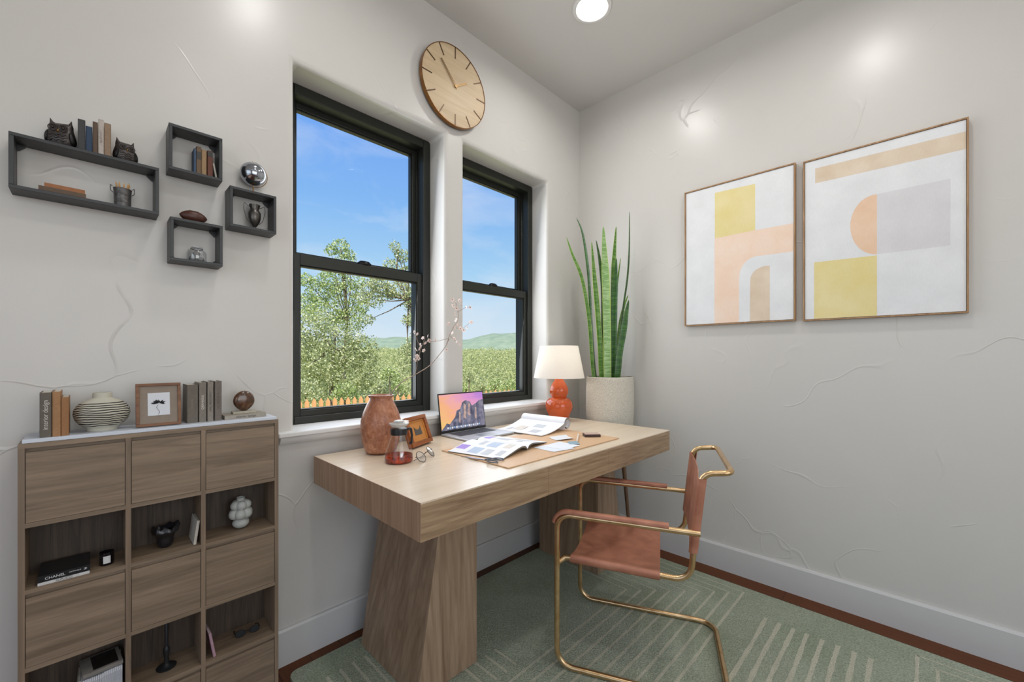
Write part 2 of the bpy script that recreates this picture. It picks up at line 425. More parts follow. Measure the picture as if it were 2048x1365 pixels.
# ------------------------------------------------------------------ ceiling light
m_lens = plain('lit_lens', (1, .98, .94), .5, emit=(1, .97, .92), es=4)
def downlight(x, y, label):
    r = thing('ceiling_light', label, 'ceiling light', (x, y, H), group='recessed lights in the ceiling')
    part('trim_ring', MB().lathe([(.072, -.001), (.092, -.001), (.090, -.007), (.076, -.010), (.072, -.004)], seg=40), m_trim, r)
    part('lens', MB().lathe([(.001, -.006), (.074, -.006), (.074, -.001), (.001, -.001)], seg=40), m_lens, r, label='bright white glowing lens')
    return r
downlight(*CANS[0], 'round recessed ceiling light glowing above the corner by the clock')

# ------------------------------------------------------------------ rug
def rug():
    M = Mat('rug_pile'); v = M.coord()
    f = M.noise(v, 190, 3); g = M.noise(v, 3.2, 3, .5)
    c = M.mix(M.ramp(g, [(.35, (0,0,0)), (.65, (1,1,1))]), srgb(160, 169, 148), srgb(176, 184, 166))
    M.l(M.mix(.62, c, M.ramp(f, [(.32, (.40, .42, .38)), (.66, (1.0, 1.0, 1.0))]), 'MULTIPLY'), M.b.inputs['Base Color'])
    M.b.inputs['Roughness'].default_value = .95; M.b.inputs['Specular IOR Level'].default_value = .1; M.bump(f, 1.0, .006)
    L = Mat('rug_line'); f = L.noise(L.coord(), 300, 2)
    L.l(L.ramp(f, [(.3, srgb(158, 160, 138)), (.7, srgb(204, 201, 184))]), L.b.inputs['Base Color']); L.b.inputs['Roughness'].default_value = .95; L.bump(f, .8, .004)
    x0, x1, y0, y1 = -1.85, -.135, -2.55, -.078; z = .012
    m = MB(); rc = .03
    poly = []
    for cx, cy, a0 in ((x1-rc, y1-rc, 0), (x0+rc, y1-rc, 90), (x0+rc, y0+rc, 180), (x1-rc, y0+rc, 270)):
        for k in range(6): a = R(a0+18*k); poly.append((cx+rc*math.cos(a), cy+rc*math.sin(a)))
    m.prism(poly, 0.0006, z)
    m.mat(1); zz = z+.0006
    def stroke(p, q, wd=.0085):
        p, q = Vector((*p, 0)), Vector((*q, 0)); d = (q-p); L_ = d.length; d.normalize(); nrm = Vector((-d.y, d.x, 0)); n = max(2, int(L_/.02)); vv = []
        off = random.uniform(0, 9)
        for i in range(n+1):
            t = i/n; c = p+d*L_*t + nrm*(.0012*math.sin(off+t*L_*11)+random.uniform(-.0004, .0004)); ww = wd*(.5+.06*math.sin(off*3+t*L_*37)+random.uniform(-.07, .07))
            vv += [(c.x+nrm.x*ww, c.y+nrm.y*ww, zz), (c.x-nrm.x*ww, c.y-nrm.y*ww, zz)]
        m.add(vv, [(2*i, 2*i+1, 2*i+3, 2*i+2) for i in range(n)])
    n = 9
    for i in range(n):          # nested right angles under and beside the chair
        x = -.549+(.549-.181)*i/(n-1); y = -.659-(1.062-.659)*i/(n-1)
        stroke((x, y), (x, -.30-.0*i), .006); stroke((x, y), (-1.52, y), .0105)
    for i in range(8):          # parallel strokes
        y = -1.189-.048*i; stroke((-.329, y), (-1.45, y), .0150)
    for i in range(7):          # mirrored right angles, mostly outside the picture
        x = -.19-.046*i; y = -1.645-.05*i; stroke((x, y), (x, -2.4), .007); stroke((x, y), (-1.5, y), .0105)
    for i in range(5):          # strokes at the left by the desk leg
        x = -1.624-.046*i; stroke((x, -.19), (x, -1.0), .010)
    for i in range(4):
        stroke((-1.405+.047*i, -.505), (-1.405+.047*i, -.62), .010)
    solo('area_rug', m, [M.m, L.m], 'green pile area rug with cream line pattern under the desk', 'rug', smooth=0)
rug()

# ------------------------------------------------------------------ desk
def oak(name, axis, d=(142, 116, 88), l=(184, 156, 124), k=1., **kw): return wood(name, srgb(*d), srgb(*l), axis, k, **kw)
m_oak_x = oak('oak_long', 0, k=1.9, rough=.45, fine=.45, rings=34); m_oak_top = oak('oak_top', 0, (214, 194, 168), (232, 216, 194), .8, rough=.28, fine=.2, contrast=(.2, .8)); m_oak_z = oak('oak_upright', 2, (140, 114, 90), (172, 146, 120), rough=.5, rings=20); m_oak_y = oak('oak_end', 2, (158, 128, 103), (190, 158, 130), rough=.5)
DZ = .75
def desk():
    r = thing('desk', 'large pale oak desk with thick top and tapered slab legs below the windows', 'desk', (-1.02, -.40, .0126))
    dx0, dx1, dy0, dy1 = -1.752, -.297, -.757, -.052
    xa, xb = -1.249, -.870
    t = MB().box(dx0, dx1, dy0+.02, dy1, DZ-.100, DZ-.004).box(dx0, xa-.001, dy0, dy0+.02, DZ-.100, DZ-.004).box(xb+.001, dx1, dy0, dy0+.02, DZ-.100, DZ-.004)
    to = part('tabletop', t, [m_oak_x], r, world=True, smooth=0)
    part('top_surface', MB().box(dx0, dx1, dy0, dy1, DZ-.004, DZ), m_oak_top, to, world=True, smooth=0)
    part('end_panel', MB().box(dx0-.0012, dx0, dy0, dy1, DZ-.100, DZ-.0005), m_oak_y, to, world=True, smooth=0)
    part('drawer', MB().box(xa, xb, dy0, dy0+.019, DZ-.0995, DZ-.0045), m_oak_x, r, world=True, smooth=0)
    zb = .0126
    def ped(x0b, x1b, x0t, x1t, y0, y1):
        m = MB().hexa([(x0b, y0, zb), (x1b, y0, zb), (x1b, y1, zb), (x0b, y1, zb)], [(x0t, y0, .65), (x1t, y0, .65), (x1t, y1, .65), (x0t, y1, .65)])
        part('leg', m, m_oak_z, r, world=True, smooth=0, bevel=.0015)
    ped(-1.604, -1.352, -1.500, -1.352, -.507, -.118)
    ped(-.532, -.288, -.532, -.392, -.490, -.100)
desk()
T = DZ + .0005

# ------------------------------------------------------------------ things on the desk
def terracotta():
    M = Mat('terracotta'); v = M.coord((1, 1, .7)); f = M.noise(v, 75, 6, .6, .65); g = M.noise(v, 22, 5, .3)
    c = M.ramp(f, [(.3, srgb(140, 86, 60)), (.5, srgb(176, 118, 88)), (.72, srgb(202, 150, 118))])
    M.l(M.mix(M.ramp(g, [(.4, (0,0,0)), (.62, (.45,.45,.45))]), c, srgb(122, 62, 40)), M.b.inputs['Base Color'])
    M.b.inputs['Roughness'].default_value = .32; M.bump(f, .25, .001); return M.m
vp = Zp(762, 905, T); vk = mpp(vp)
def prof_px(pts, k, y0): return [(max(r*k, .0004), (y0-y)*k) for r, y in pts]
vprof = prof_px([(0, 909), (24, 909), (30, 905), (36, 885), (39, 860), (38.5, 845), (34, 828), (27, 812), (22.5, 804), (22, 800), (24, 797), (24.5, 794.5), (22, 794), (19, 797), (18.5, 803), (22, 815), (31, 835), (34, 860), (28, 895), (0, 900)], vk, 909)
vase = solo('clay_vase', MB().lathe(vprof, seg=48), terracotta(), 'brown terracotta vase with a flared lip at the left end of the desk', 'vase', (vp.x, vp.y, T))
# blossom branch standing in the vase
def branch():
    yb = vp.y
    def P(x, y, dy=0): return Yp(x, y, yb+dy)
    r = thing('blossom_branch', 'thin twig with pale pink blossoms standing in the terracotta vase', 'branch', (vp.x, vp.y, T+.02))
    m_tw = wood('twig_bark', srgb(120, 98, 80), srgb(170, 148, 130), 2, 4)
    m_pet = plain('petal', srgb(240, 222, 214), .6, var=.06); m_heart = plain('blossom_heart', srgb(120, 60, 50), .7)
    def smooth(pts, n=5):
        out = []
        for i in range(len(pts)-1):
            p0 = pts[max(i-1, 0)]; p1 = pts[i]; p2 = pts[i+1]; p3 = pts[min(i+2, len(pts)-1)]
            for k in range(n):
                t = k/n; out.append(.5*((2*p1)+(p2-p0)*t+(2*p0-5*p1+4*p2-p3)*t*t+(3*p1-p0-3*p2+p3)*t**3))
        return out+[pts[-1]]
    tw = [[(762, 880, 0), (766, 830, 0), (774, 800, 0), (800, 768, -.01), (830, 750, -.01), (860, 731, 0), (880, 708, .01), (893, 690, .01), (898, 674, .01), (906, 656, .01), (917, 636, .02), (912, 606, .02)],
          [(893, 688, .01), (897, 678, .0), (874, 683, -.01), (856, 684, -.02), (846, 690, -.02)],
          [(831, 750, -.01), (835, 722, -.015), (842, 698, -.02), (850, 676, -.02)],
          [(842, 698, -.02), (834, 680, -.02), (829, 663, -.02)], [(906, 656, .01), (926, 656, .02), (942, 644, .02)], [(915, 625, .02), (930, 616, .02), (941, 614, .02)], [(900, 672, .01), (912, 683, .0), (918, 690, 0)]]
    for i, t in enumerate(tw):
        pts = smooth([P(*a) for a in t]); n = len(pts)
        a, b = (.0022, .0010) if i == 0 else (.0012, .0006)
        part('twig', MB().tube(pts, [a+(b-a)*k/(n-1) for k in range(n)], 6), m_tw, r, world=True)
    bl = [(905,600),(911,606),(919,602),(923,610),(907,612),(913,617),(932,615),(941,615),(911,640),(916,650),(911,656),(921,657),(927,661),(935,655),(904,666),(909,677),(913,684),(918,690),(893,700),(942,644),(828,665),(835,669),(845,676),(850,686),(840,691),(831,700),(838,697),(848,702),(834,713),(829,721),(837,717),(855,672),(859,681),(870,681),(862,728),(909,628),(898,648)]
    for i, (x, y) in enumerate(bl):
        c = P(x, y, random.uniform(-.02, .025)); s_ = random.uniform(.0062, .0096); q = Euler((random.uniform(-.7, .7)+R(90), random.uniform(-.7, .7), random.uniform(0, 6))).to_matrix().to_4x4()
        m = MB(); m.M = Matrix.Translation(c) @ q
        for k in range(5):
            a = 2*PI*k/5; d = Vector((math.cos(a), math.sin(a), 0)); e = Vector((-d.y, d.x, 0)); up = Vector((0, 0, s_*.25))
            m.sheet([[d*s_*.12-e*s_*.1, d*s_*.12+e*s_*.1], [d*s_*.7-e*s_*.48+up, d*s_*.7+e*s_*.48+up], [d*s_*1.15-e*s_*.22+up*1.3, d*s_*1.15+e*s_*.22+up*1.3]], .0003)
        m.mat(1).sphere((0, 0, .0006), s_*.24, seg=8, rings=5)
        part('blossom', m, [m_pet, m_heart], r, world=True)
branch()

# glass server with tea
def server():
    p = Zp(798, 924, T); k = mpp(p); y0 = 932.5
    r = thing('coffee_server', 'clear glass carafe of red tea with black collar and lid', 'carafe', (p.x, p.y, T+.0002))
    rot = YAW-R(90)
    r.rotation_euler = (0, 0, rot)
    gl = glassy('carafe_glass', (.93, .93, .92), .85, 0.02, 1.5)
    P = lambda pts: prof_px(pts, k, y0)
    body = P([(0, 932.5), (25, 932.5), (27.5, 930), (28, 925), (27.5, 918), (24, 905), (19, 890), (15.5, 878), (14.5, 872), (15, 862), (17, 856), (19.5, 852)])
    part('glass_body', MB().lathe(body, seg=40), gl, r, label='clear conical glass body')
    tea = Mat('red_tea'); tea.b.inputs['Base Color'].default_value = srgb(150, 30, 10); tea.b.inputs['Transmission Weight'].default_value = .55; tea.b.inputs['Roughness'].default_value = .08
    f = tea.noise(tea.coord(), 60, 3); tea.l(tea.ramp(f, [(.4, srgb(120, 22, 10)), (.62, srgb(235, 80, 30))]), tea.b.inputs['Base Color'])
    part('tea', MB().lathe(P([(0, 931.5), (24, 931.5), (26.6, 929.5), (27, 925), (26.4, 918), (0, 918)]), seg=40), tea.m, r, label='red tea in the bottom')
    bp = plain('black_plastic', srgb(22, 24, 28), .35); sv = plain('lid_white', srgb(190, 188, 184), .25, var=.02)
    part('collar', MB().lathe(P([(15.6, 878), (16.2, 878), (16.6, 868), (16.4, 866), (15.2, 866)]), seg=40), bp, r, label='black band collar')
    part('lid', MB().lathe(P([(0, 862), (14.6, 862), (19, 857), (19.2, 855.5), (12, 855), (11, 853), (0, 853)]), seg=40), sv, r)
    part('lid_knob', MB().lathe(P([(0, 858), (9.5, 858), (10, 852.5), (0, 852.5)]), seg=32), bp, r)
    part('knob_cap', MB().lathe(P([(0, 853), (10, 853), (10.4, 851.4), (8.5, 849.6), (0, 848.8)]), seg=32), sv, r)
    h = fillet([(16*k, 0, (y0-867)*k), (24*k, 0, (y0-866)*k), (26*k, 0, (y0-880)*k), (25*k, 0, (y0-896)*k), (21*k, 0, (y0-894)*k)], .004, 5)
    part('handle', MB().tube(h, 2.3*k, 10), bp, r)
server()

# small wooden picture frame leaning at the back of the desk
def desk_frame():
    a = Zp(833, 902, T); b = Zp(874, 884, T); a = Vector((-1.442, -.222, T)); b = Vector((-1.262, -.140, T))
    dx = (b-a); L = .135; ang = math.atan2(dx.y, dx.x)
    a = Zp(828, 900, T); 
    r = thing('picture_frame', 'small reddish wooden box frame with a dark half moon picture beside the carafe', 'picture frame', a, rot=(R(-20), 0, ang))
    w_ = wood('frame_cherry', srgb(120, 62, 28), srgb(176, 104, 52), 0, 3, rough=.3)
    hgt = .122; dp = .026; t = .017
    L = .148; r.location.z += .0078
    m = MB().box(0, L, 0, dp, 0, t).box(0, L, 0, dp, hgt-t, hgt).box(0, t, 0, dp, t, hgt-t).box(L-t, L, 0, dp, t, hgt-t)
    part('frame', m, w_, r, bevel=.002)
    q = MB().box(t, L-t, .012, .016, t, hgt-t); q.mat(0)
    for c in ((t, L-t, t, t+.007), (t, L-t, hgt-t-.007, hgt-t), (t, t+.007, t, hgt-t), (L-t-.007, L-t, t, hgt-t)): q.box(c[0], c[1], .008, .014, c[2], c[3])
    part('mat_board', q, plain('ochre_mat', srgb(196, 132, 66), .6), r, bevel=.001, label='ochre inner board')
    cx, cz = L*.52, hgt*.50; poly = []
    for k in range(13): an = R(200+140*k/12); poly.append((cx+.024*math.cos(an), cz+.026+.022*math.sin(an)))
    poly += [(cx+.025, cz-.018), (cx-.025, cz-.018)]
    part('picture', MB().prism(poly, .0105, .0118, 'y'), plain('grey_motif', srgb(84, 80, 78), .6), r, smooth=0, label='dark grey crescent shaped picture')
    part('back_panel', MB().box(.002, L-.002, .0165, .022, .002, hgt-.002), w_, r, smooth=0)
desk_frame()

# eyeglasses
def eyeglasses():
    a = Zp(843, 924, T); b = Zp(860, 914, T)
    c = (a+b)/2; d = b-a; ang = math.atan2(d.y, d.x)
    r = thing('eyeglasses', 'round thin metal eyeglasses lying beside the carafe', 'eyeglasses', (c.x, c.y, T), ang)
    mt = plain('glasses_metal', srgb(70, 68, 66), .25, .9); ln = glassy('lens_glass', (.97, .97, .98), 1, 0.03, 4.5)
    h = d.length/2 + .004; rr = .0225
    for s in (-1, 1):
        M_ = Matrix.Translation((s*h, 0, rr*.80)) @ Euler((R(52), 0, R(10*s))).to_matrix().to_4x4()
        ring = MB(); ring.M = M_; ring.tube([(rr*math.cos(2*PI*k/28), rr*.92*math.sin(2*PI*k/28), 0) for k in range(28)], .0011, 6, closed=True)
        ro = part('rim', ring, mt, r)
        le = MB(); le.M = M_; le.lathe([(.0003, -.0004), (rr, -.0004), (rr, .0004), (.0003, .0006)], seg=28, sy=.92)
        part('lens', le, ln, ro, smooth=0)
        t = MB().tube(fillet([(s*(h+rr), .004, rr*1.0), (s*(h+rr+.001), .012, rr*.9), (s*(h*.2), .020+.003*s, .005), (s*(-h*.9), .026+.003*s, .002)], .01, 4), .0011, 6)
        part('temple', t, mt, r)
    part('bridge', MB().tube([(-h+rr, 0, rr*.95), (0, -.001, rr*1.15), (h-rr, 0, rr*.95)], .0011, 6), mt, r)
eyeglasses()

# laptop
def laptop():
    r = thing('laptop', 'open thin grey laptop with a mountain sunset on its screen', 'laptop', (-1.057, -.170, T))
    alu = plain('aluminium', srgb(188, 190, 194), .4, .5, var=.02); blk = plain('screen_edge', srgb(16, 16, 18), .3)
    key = plain('keys', srgb(70, 72, 78), .5)
    w2, y0, y1 = .139, -.105, .098
    part('base', MB().box(-w2, w2, y0, y1, .001, .010), alu, r, bevel=.003)
    kb = MB().box(-.112, .112, -.012, .082, .0100, .0105)
    for i in range(5):
        for j in range(13): kb.mat(1).box(-.108+j*.0167, -.108+j*.0167+.0142, -.007+i*.0175, -.007+i*.0175+.0150, .0105, .0118)
    part('keyboard', kb, [plain('key_well', srgb(105, 107, 112), .5), key], r, smooth=0)
    part('trackpad', MB().box(-.045, .045, -.092, -.026, .0100, .0104), plain('pad', srgb(165, 167, 172), .3, .6), r, smooth=0)
    lid = MB(); hh = .186; Ml = Matrix.Translation((0, y1-.002, .0095)) @ Matrix.Rotation(R(-9), 4, 'X'); lid.M = Ml
    lid.box(-w2, w2, 0, .006, 0, hh)
    lo = part('lid', lid, blk, r, bevel=.002)
    sc = MB(); sc.M = Ml; X0, X1, Z0, Z1 = -w2+.004, w2-.004, .012, hh-.006
    S = lambda u, v, d=0: (X0+(X1-X0)*u, -.0004-.0002*d, Z0+(Z1-Z0)*v)
    nx, nz = 28, 18
    vv = [S(i/nx, j/nz) for j in range(nz+1) for i in range(nx+1)]
    sc.add(vv, [(j*(nx+1)+i, j*(nx+1)+i+1, (j+1)*(nx+1)+i+1, (j+1)*(nx+1)+i) for j in range(nz) for i in range(nx)])
    def poly(ps, mi, d=1): sc.mat(mi).add([S(u, v, d) for u, v in ps], [tuple(range(len(ps)))])
    # a plain mountain skyline made of facets
    ridge = [(0, .02), (.06, .10), (.12, .20), (.18, .16), (.25, .26), (.31, .34), (.36, .52), (.44, .56), (.50, .74), (.58, .80), (.68, .74), (.72, .62), (.82, .68), (.90, .76), (1.0, .78)]
    for i in range(len(ridge)-1):
        (a, b), (c, d) = ridge[i], ridge[i+1]; poly([(a, 0), (c, 0), (c, d), (a, b)], 1 + (i % 2))
    for u0, u1, v0, v1, k in ((.50, .56, .30, .72, 3), (.60, .66, .38, .74, 3), (.38, .42, .20, .50, 3), (.76, .80, .26, .60, 3), (.86, .92, .30, .70, 2), (.70, .74, .10, .42, 1)):
        poly([(u0, v0), (u1, v0-.05), (u1+.02, v1-.06), (u0+.03, v1)], k, 2)
    for i in range(16): poly([(.12+i*.048, .035), (.155+i*.048, .035), (.155+i*.048, .085), (.12+i*.048, .085)], 4 + i % 2, 3)
    E = Mat('screen_sky'); at = E.n('ShaderNodeTexCoord'); sp = E.n('ShaderNodeSeparateXYZ'); E.l(at.outputs['Generated'], sp.inputs[0])
    fac = E.math('ADD', E.math('MULTIPLY', sp.outputs['X'], .55), E.math('MULTIPLY', sp.outputs['Z'], .45))
    nn = E.noise(at.outputs['Generated'], 3.0, 4, 1.0)
    fac = E.math('ADD', fac, E.math('MULTIPLY', E.math('SUBTRACT', nn, .5), .5))
    c = E.ramp(fac, [(.1, srgb(244, 196, 120)), (.35, srgb(248, 178, 130)), (.55, srgb(240, 170, 175)), (.75, srgb(222, 150, 205)), (.95, srgb(188, 130, 214))])
    E.b.inputs['Base Color'].default_value = (.02, .02, .02, 1); E.l(c, E.b.inputs['Emission Color']); E.b.inputs['Emission Strength'].default_value = .95; E.b.inputs['Roughness'].default_value = .3
    def em(nm, a, b, scale=40):
        e = Mat(nm); e.b.inputs['Base Color'].default_value = (.02, .02, .02, 1); f = e.noise(e.coord(), scale, 5, .6)
        e.l(e.ramp(f, [(.35, a), (.65, b)]), e.b.inputs['Emission Color']); e.b.inputs['Emission Strength'].default_value = .9; return e.m
    part('screen', sc, [E.m, em('rock_a', srgb(60, 62, 88), srgb(110, 112, 138)), em('rock_b', srgb(80, 82, 108), srgb(140, 136, 156)), em('rock_c', srgb(150, 130, 140), srgb(215, 180, 160)),
                        em('icon_light', srgb(220, 222, 230), srgb(240, 240, 245)), em('icon_blue', srgb(120, 160, 210), srgb(190, 200, 220))], lo, smooth=0)
laptop()

# desk mat
def paper(name, col=(236, 236, 238), rough=.55): return plain(name, srgb(*col), rough, var=.01, vscale=20)
m_paper = paper('paper'); m_paper_edge = plain('paper_edge', srgb(118, 113, 106), .8, var=.15, vscale=500)
solo('desk_mat', MB().box(-.352, .352, -.184, .184, 0, .004), plain('tan_leather_mat', srgb(214, 176, 138), .5, var=.04, vscale=90), 'tan rectangular desk mat under the open magazines', 'desk mat', (-1.022, -.506, T), (0, 0, 0), bevel=.001)
MT = T + .0045
m_ink = [plain('print_grey', srgb(200, 203, 208), .6), plain('print_blue', srgb(184, 198, 218), .6), plain('print_violet', srgb(168, 142, 218), .6), plain('print_tan', srgb(218, 210, 200), .6)]
def magazine(label, loc, rz, w1, w2, h, prints, zprof, lift=0.0):
    """open magazine: spine along local y, left page w1 wide, right page w2"""
    r = thing('magazine', label, 'magazine', loc, rz, 'open magazines on the desk')
    nc, nr = 15, 2
    def pt(side, t, y, e=0):
        wd = w1 if side < 0 else w2
        return Vector((side*wd*t, y, zprof(side, t)+e))
    for side in (-1, 1):
        g = [[pt(side, j/(nc-1), -h/2+h*i/(nr-1)) for j in range(nc)] for i in range(nr)]
        # body: from curved top down to a thin stack underneath
        m = MB(); k = nr*nc
        low = [Vector((p.x, p.y, max(.0006, p.z-(.007*(1-.55*(j/(nc-1)))))) ) for row in g for j, p in enumerate(row)]
        vv = [p for row in g for p in row]+low
        fs = [(j, j+1, nc+j+1, nc+j) for j in range(nc-1)]; m.add(vv, [])
        m.f += fs; m.m += [0]*len(fs)
        f2 = [(k+j, k+j+1, k+nc+j+1, k+nc+j) for j in range(nc-1)]; m.f += f2; m.m += [1]*len(f2)
        for a in (0, nc):
            f3 = [(a+j, a+j+1, k+a+j+1, k+a+j) for j in range(nc-1)]; m.f += f3; m.m += [1]*len(f3)
        for j in (0, nc-1): m.f.append((j, nc+j, k+nc+j, k+j)); m.m.append(1)
        for (sd, t0, t1, v0, v1, mi) in prints:
            if sd != side: continue
            n = 6; q = []
            for i in range(n+1):
                t = t0+(t1-t0)*i/n
                q += [pt(side, t, -h/2+h*v0, .0004), pt(side, t, -h/2+h*v1, .0004)]
            b = len(m.v); m.v += [tuple(x) for x in q]; fs = [(b+2*i, b+2*i+1, b+2*i+3, b+2*i+2) for i in range(n)]; m.f += fs; m.m += [2+mi]*n
        part('page_block', m, [m_paper, m_paper_edge]+m_ink, r, smooth=30)
    return r
def zp1(side, t): return .0035 + (.019 if side < 0 else .017)*math.sin(PI*min(1, t*1.05)**.55)*(1-t*.35) + .002*(1-t)
pr = [(-1, .55, .78, .80, .98, 2), (-1, .15, .45, .62, .72, 0), (-1, .15, .50, .35, .55, 1), (-1, .6, .9, .5, .7, 1), (-1, .62, .9, .3, .44, 0), (-1, .18, .46, .12, .25, 3), (-1, .6, .85, .1, .2, 0),
      (1, .15, .5, .8, .93, 2), (1, .2, .5, .45, .7, 0), (1, .55, .85, .4, .5, 3), (1, .2, .8, .2, .3, 0)]
magazine('open magazine with violet pictures at the near left corner of the mat', (-1.170, -.445, MT), R(13), .185, .165, .245, pr, zp1)
# second magazine: left page flat, right side rolled over
def rolled():
    r = thing('magazine', 'open magazine with a thick rolled back half beside the laptop', 'magazine', (-.734, -.275, MT), R(5), 'open magazines on the desk')
    h = .27; path = []
    n = 12
    for i in range(n+1):
        t = i/n; x = -.175+t*.19; path.append((x, .002+.030*(t**2.2)))
    path += [(.018, .033), (.021, .020), (.024, .010)]
    m = MB(); th = .003
    g = [[Vector((p[0], y, p[1]+th)) for p in path] for y in (-h/2, h/2)]
    m.sheet(g, th)
    for (x0, x1, y0, y1, mi) in ((-.14, -.09, -.08, -.03, 1), (-.13, -.06, .02, .07, 4), (-.06, -.02, -.06, 0, 1), (-.15, -.1, .08, .1, 1)):
        z = lambda x: .002+.030*(min(1, max(0, (x+.175)/.19))**2.2)+th+.0005
        m.mat(mi).add([(x0, y0, z(x0)), (x1, y0, z(x1)), (x1, y1, z(x1)), (x0, y1, z(x0))], [(0, 1, 2, 3)])
    part('flat_page', m, [m_paper]+m_ink, r)
    # rolled half: several layers of a spiral
    for k in range(3):
        pts = []
        r0 = .030-.0035*k
        for i in range(22):
            a = R(200-14.5*i); rr = r0*(1-.012*i*.5); pts.append((.048+rr*math.cos(a), .032+rr*math.sin(a)*1.0))
        pts = [(x, max(.003, z)) for x, z in pts]
        g = [[Vector((p[0], y, p[1])) for p in pts] for y in (-h/2+.002*k, h/2-.002*k)]
        q = MB(); nc = len(pts); inner = [(x+(.048-x)*.06, z+(.032-z)*.06) for x, z in pts]
        vv = [p for row in g for p in row]+[Vector((p[0], y, p[1])) for y in (-h/2+.002*k, h/2-.002*k) for p in inner]; K = 2*nc
        q.add(vv, []); 
        for a, b, mi in ((0, 0, 0), (K, K, 0)): q.f += [(a+j, a+j+1, a+nc+j+1, a+nc+j) for j in range(nc-1)]; q.m += [mi]*(nc-1)
        for a in (0, nc): q.f += [(a+j, a+j+1, K+a+j+1, K+a+j) for j in range(nc-1)]; q.m += [1]*(nc-1)
        part('rolled_pages', q, [m_paper, m_paper_edge], r)
    part('page_bulge', MB().sheet([[Vector((.018+.004*math.sin(j), y, .006+.003*j)) for j in range(4)] for y in (-h/2, h/2)], .002), m_paper, r)
rolled()

# scissors, papers, pencil, cards, dark box
def scissors():
    c = Zp(972, 921, MT)
    b = Zp(915, 913, MT); ang = math.atan2(b.y-c.y, b.x-c.x)
    r = thing('scissors', 'steel scissors with dark loop handles on the near edge of the mat', 'scissors', (c.x, c.y, MT+.0004), ang)
    st = plain('scissor_steel', srgb(150, 155, 162), .25, .9); hd = plain('scissor_handle', srgb(104, 110, 120), .3, .4)
    for s in (-1, 1):
        bl = MB(); bl.M = Matrix.Rotation(R(5*s), 4, 'Z') @ Matrix.Translation((0, 0, .0012 if s > 0 else 0))
        bl.prism([(-.004, -.004), (.06, -.0035*1), (.10, .0), (.06, .003), (-.004, .004)], 0, .0012)
        part('blade', bl, st, r, smooth=0)
        ha = MB(); ha.M = Matrix.Rotation(R(5*s), 4, 'Z') @ Matrix.Translation((0, 0, .004))
        ha.tube([(-.040+.021*math.cos(2*PI*k/20), -s*.016+.0125*math.sin(2*PI*k/20), .0) for k in range(20)], .0022, 8, closed=True)
        ha.tube([(-.018, -s*.010, 0), (-.006, -s*.003, -.001), (.004, 0, -.002)], .0028, 8)
        part('handle', ha, hd, r)
    part('pivot', MB().lathe([(.0003, .0), (.003, .0), (.0028, .0035), (.0003, .0038)], seg=12), st, r)
scissors()
def sheet(name, px4, z, mats, label, cat, group=None, th=.0006, curl=0.0):
    P = [Zp(x, y, z) for x, y in px4]; c = sum(P, Vector())/4
    m = MB(); n = 5; g = []
    for i in range(n):
        row = []
        for j in range(n):
            u, v = j/(n-1), i/(n-1); p = (P[0]*(1-u)+P[1]*u)*(1-v)+(P[3]*(1-u)+P[2]*u)*v; row.append(Vector((p.x-c.x, p.y-c.y, th+curl*abs(u-.5)**2)))
        g.append(row)
    m.sheet(g, th*.9)
    return solo(name, m, mats, label, cat, (c.x, c.y, z), group=group)
sheet('paper_sheet', [(1068, 896), (1108, 905), (1150, 898), (1118, 886)], MT, paper('sheet_a', (226, 232, 240)), 'white paper sheet sticking out under the near magazine', 'paper', 'loose papers on the mat', curl=.004)
sheet('paper_sheet', [(1085, 893), (1128, 900), (1160, 892), (1120, 884)], MT+.0008, paper('sheet_b', (232, 236, 243)), 'pale blue tinted paper sheet lying on top of the white sheet', 'paper', 'loose papers on the mat', curl=.002)
sheet('paper_sheet', [(1098, 877), (1118, 883), (1148, 879), (1132, 872)], MT, paper('sheet_c', (228, 230, 232)), 'crumpled white note between the rolled magazine and the pencil', 'paper', 'loose papers on the mat', curl=.02)
sheet('sticky_note', [(1134, 884), (1139, 889), (1160, 889), (1154, 883)], MT+.0016, paper('note_blue', (140, 168, 184)), 'small grey blue card beneath the pencil end', 'card')
pa = Zp(1154, 884, MT+.004); pb = Zp(1157, 868, MT+.004)
pd = pb-pa
def pencil():
    L = pd.length; ang = math.atan2(pd.y, pd.x)
    r = thing('pencil', 'short white pencil lying on the grey blue card', 'pencil', (pa.x, pa.y, MT+.0056), ang)
    part('barrel', MB().tube([(0, 0, 0), (L*.88, 0, 0)], .0033, 6), plain('white_pencil', srgb(235, 226, 214), .4), r)
    part('tip', MB().tube([(L*.88, 0, 0), (L, 0, 0)], [.0033, .0004], 6), plain('pencil_wood', srgb(200, 160, 120), .6), r)
pencil()
c = Zp(1183, 875, T)
bx = MB().box(-.036, .036, -.024, .024, 0, .012); bx.mat(1).box(-.034, .034, -.022, .022, .012, .0135)
solo('small_box', bx, [wood('dark_wood', srgb(44, 26, 20), srgb(74, 48, 38), 0, 5), plain('box_top', srgb(196, 168, 152), .35)], 'flat dark brown box with pale top on the far edge of the mat', 'box', (c.x, c.y, MT), (0, 0, R(-42)), bevel=.001)

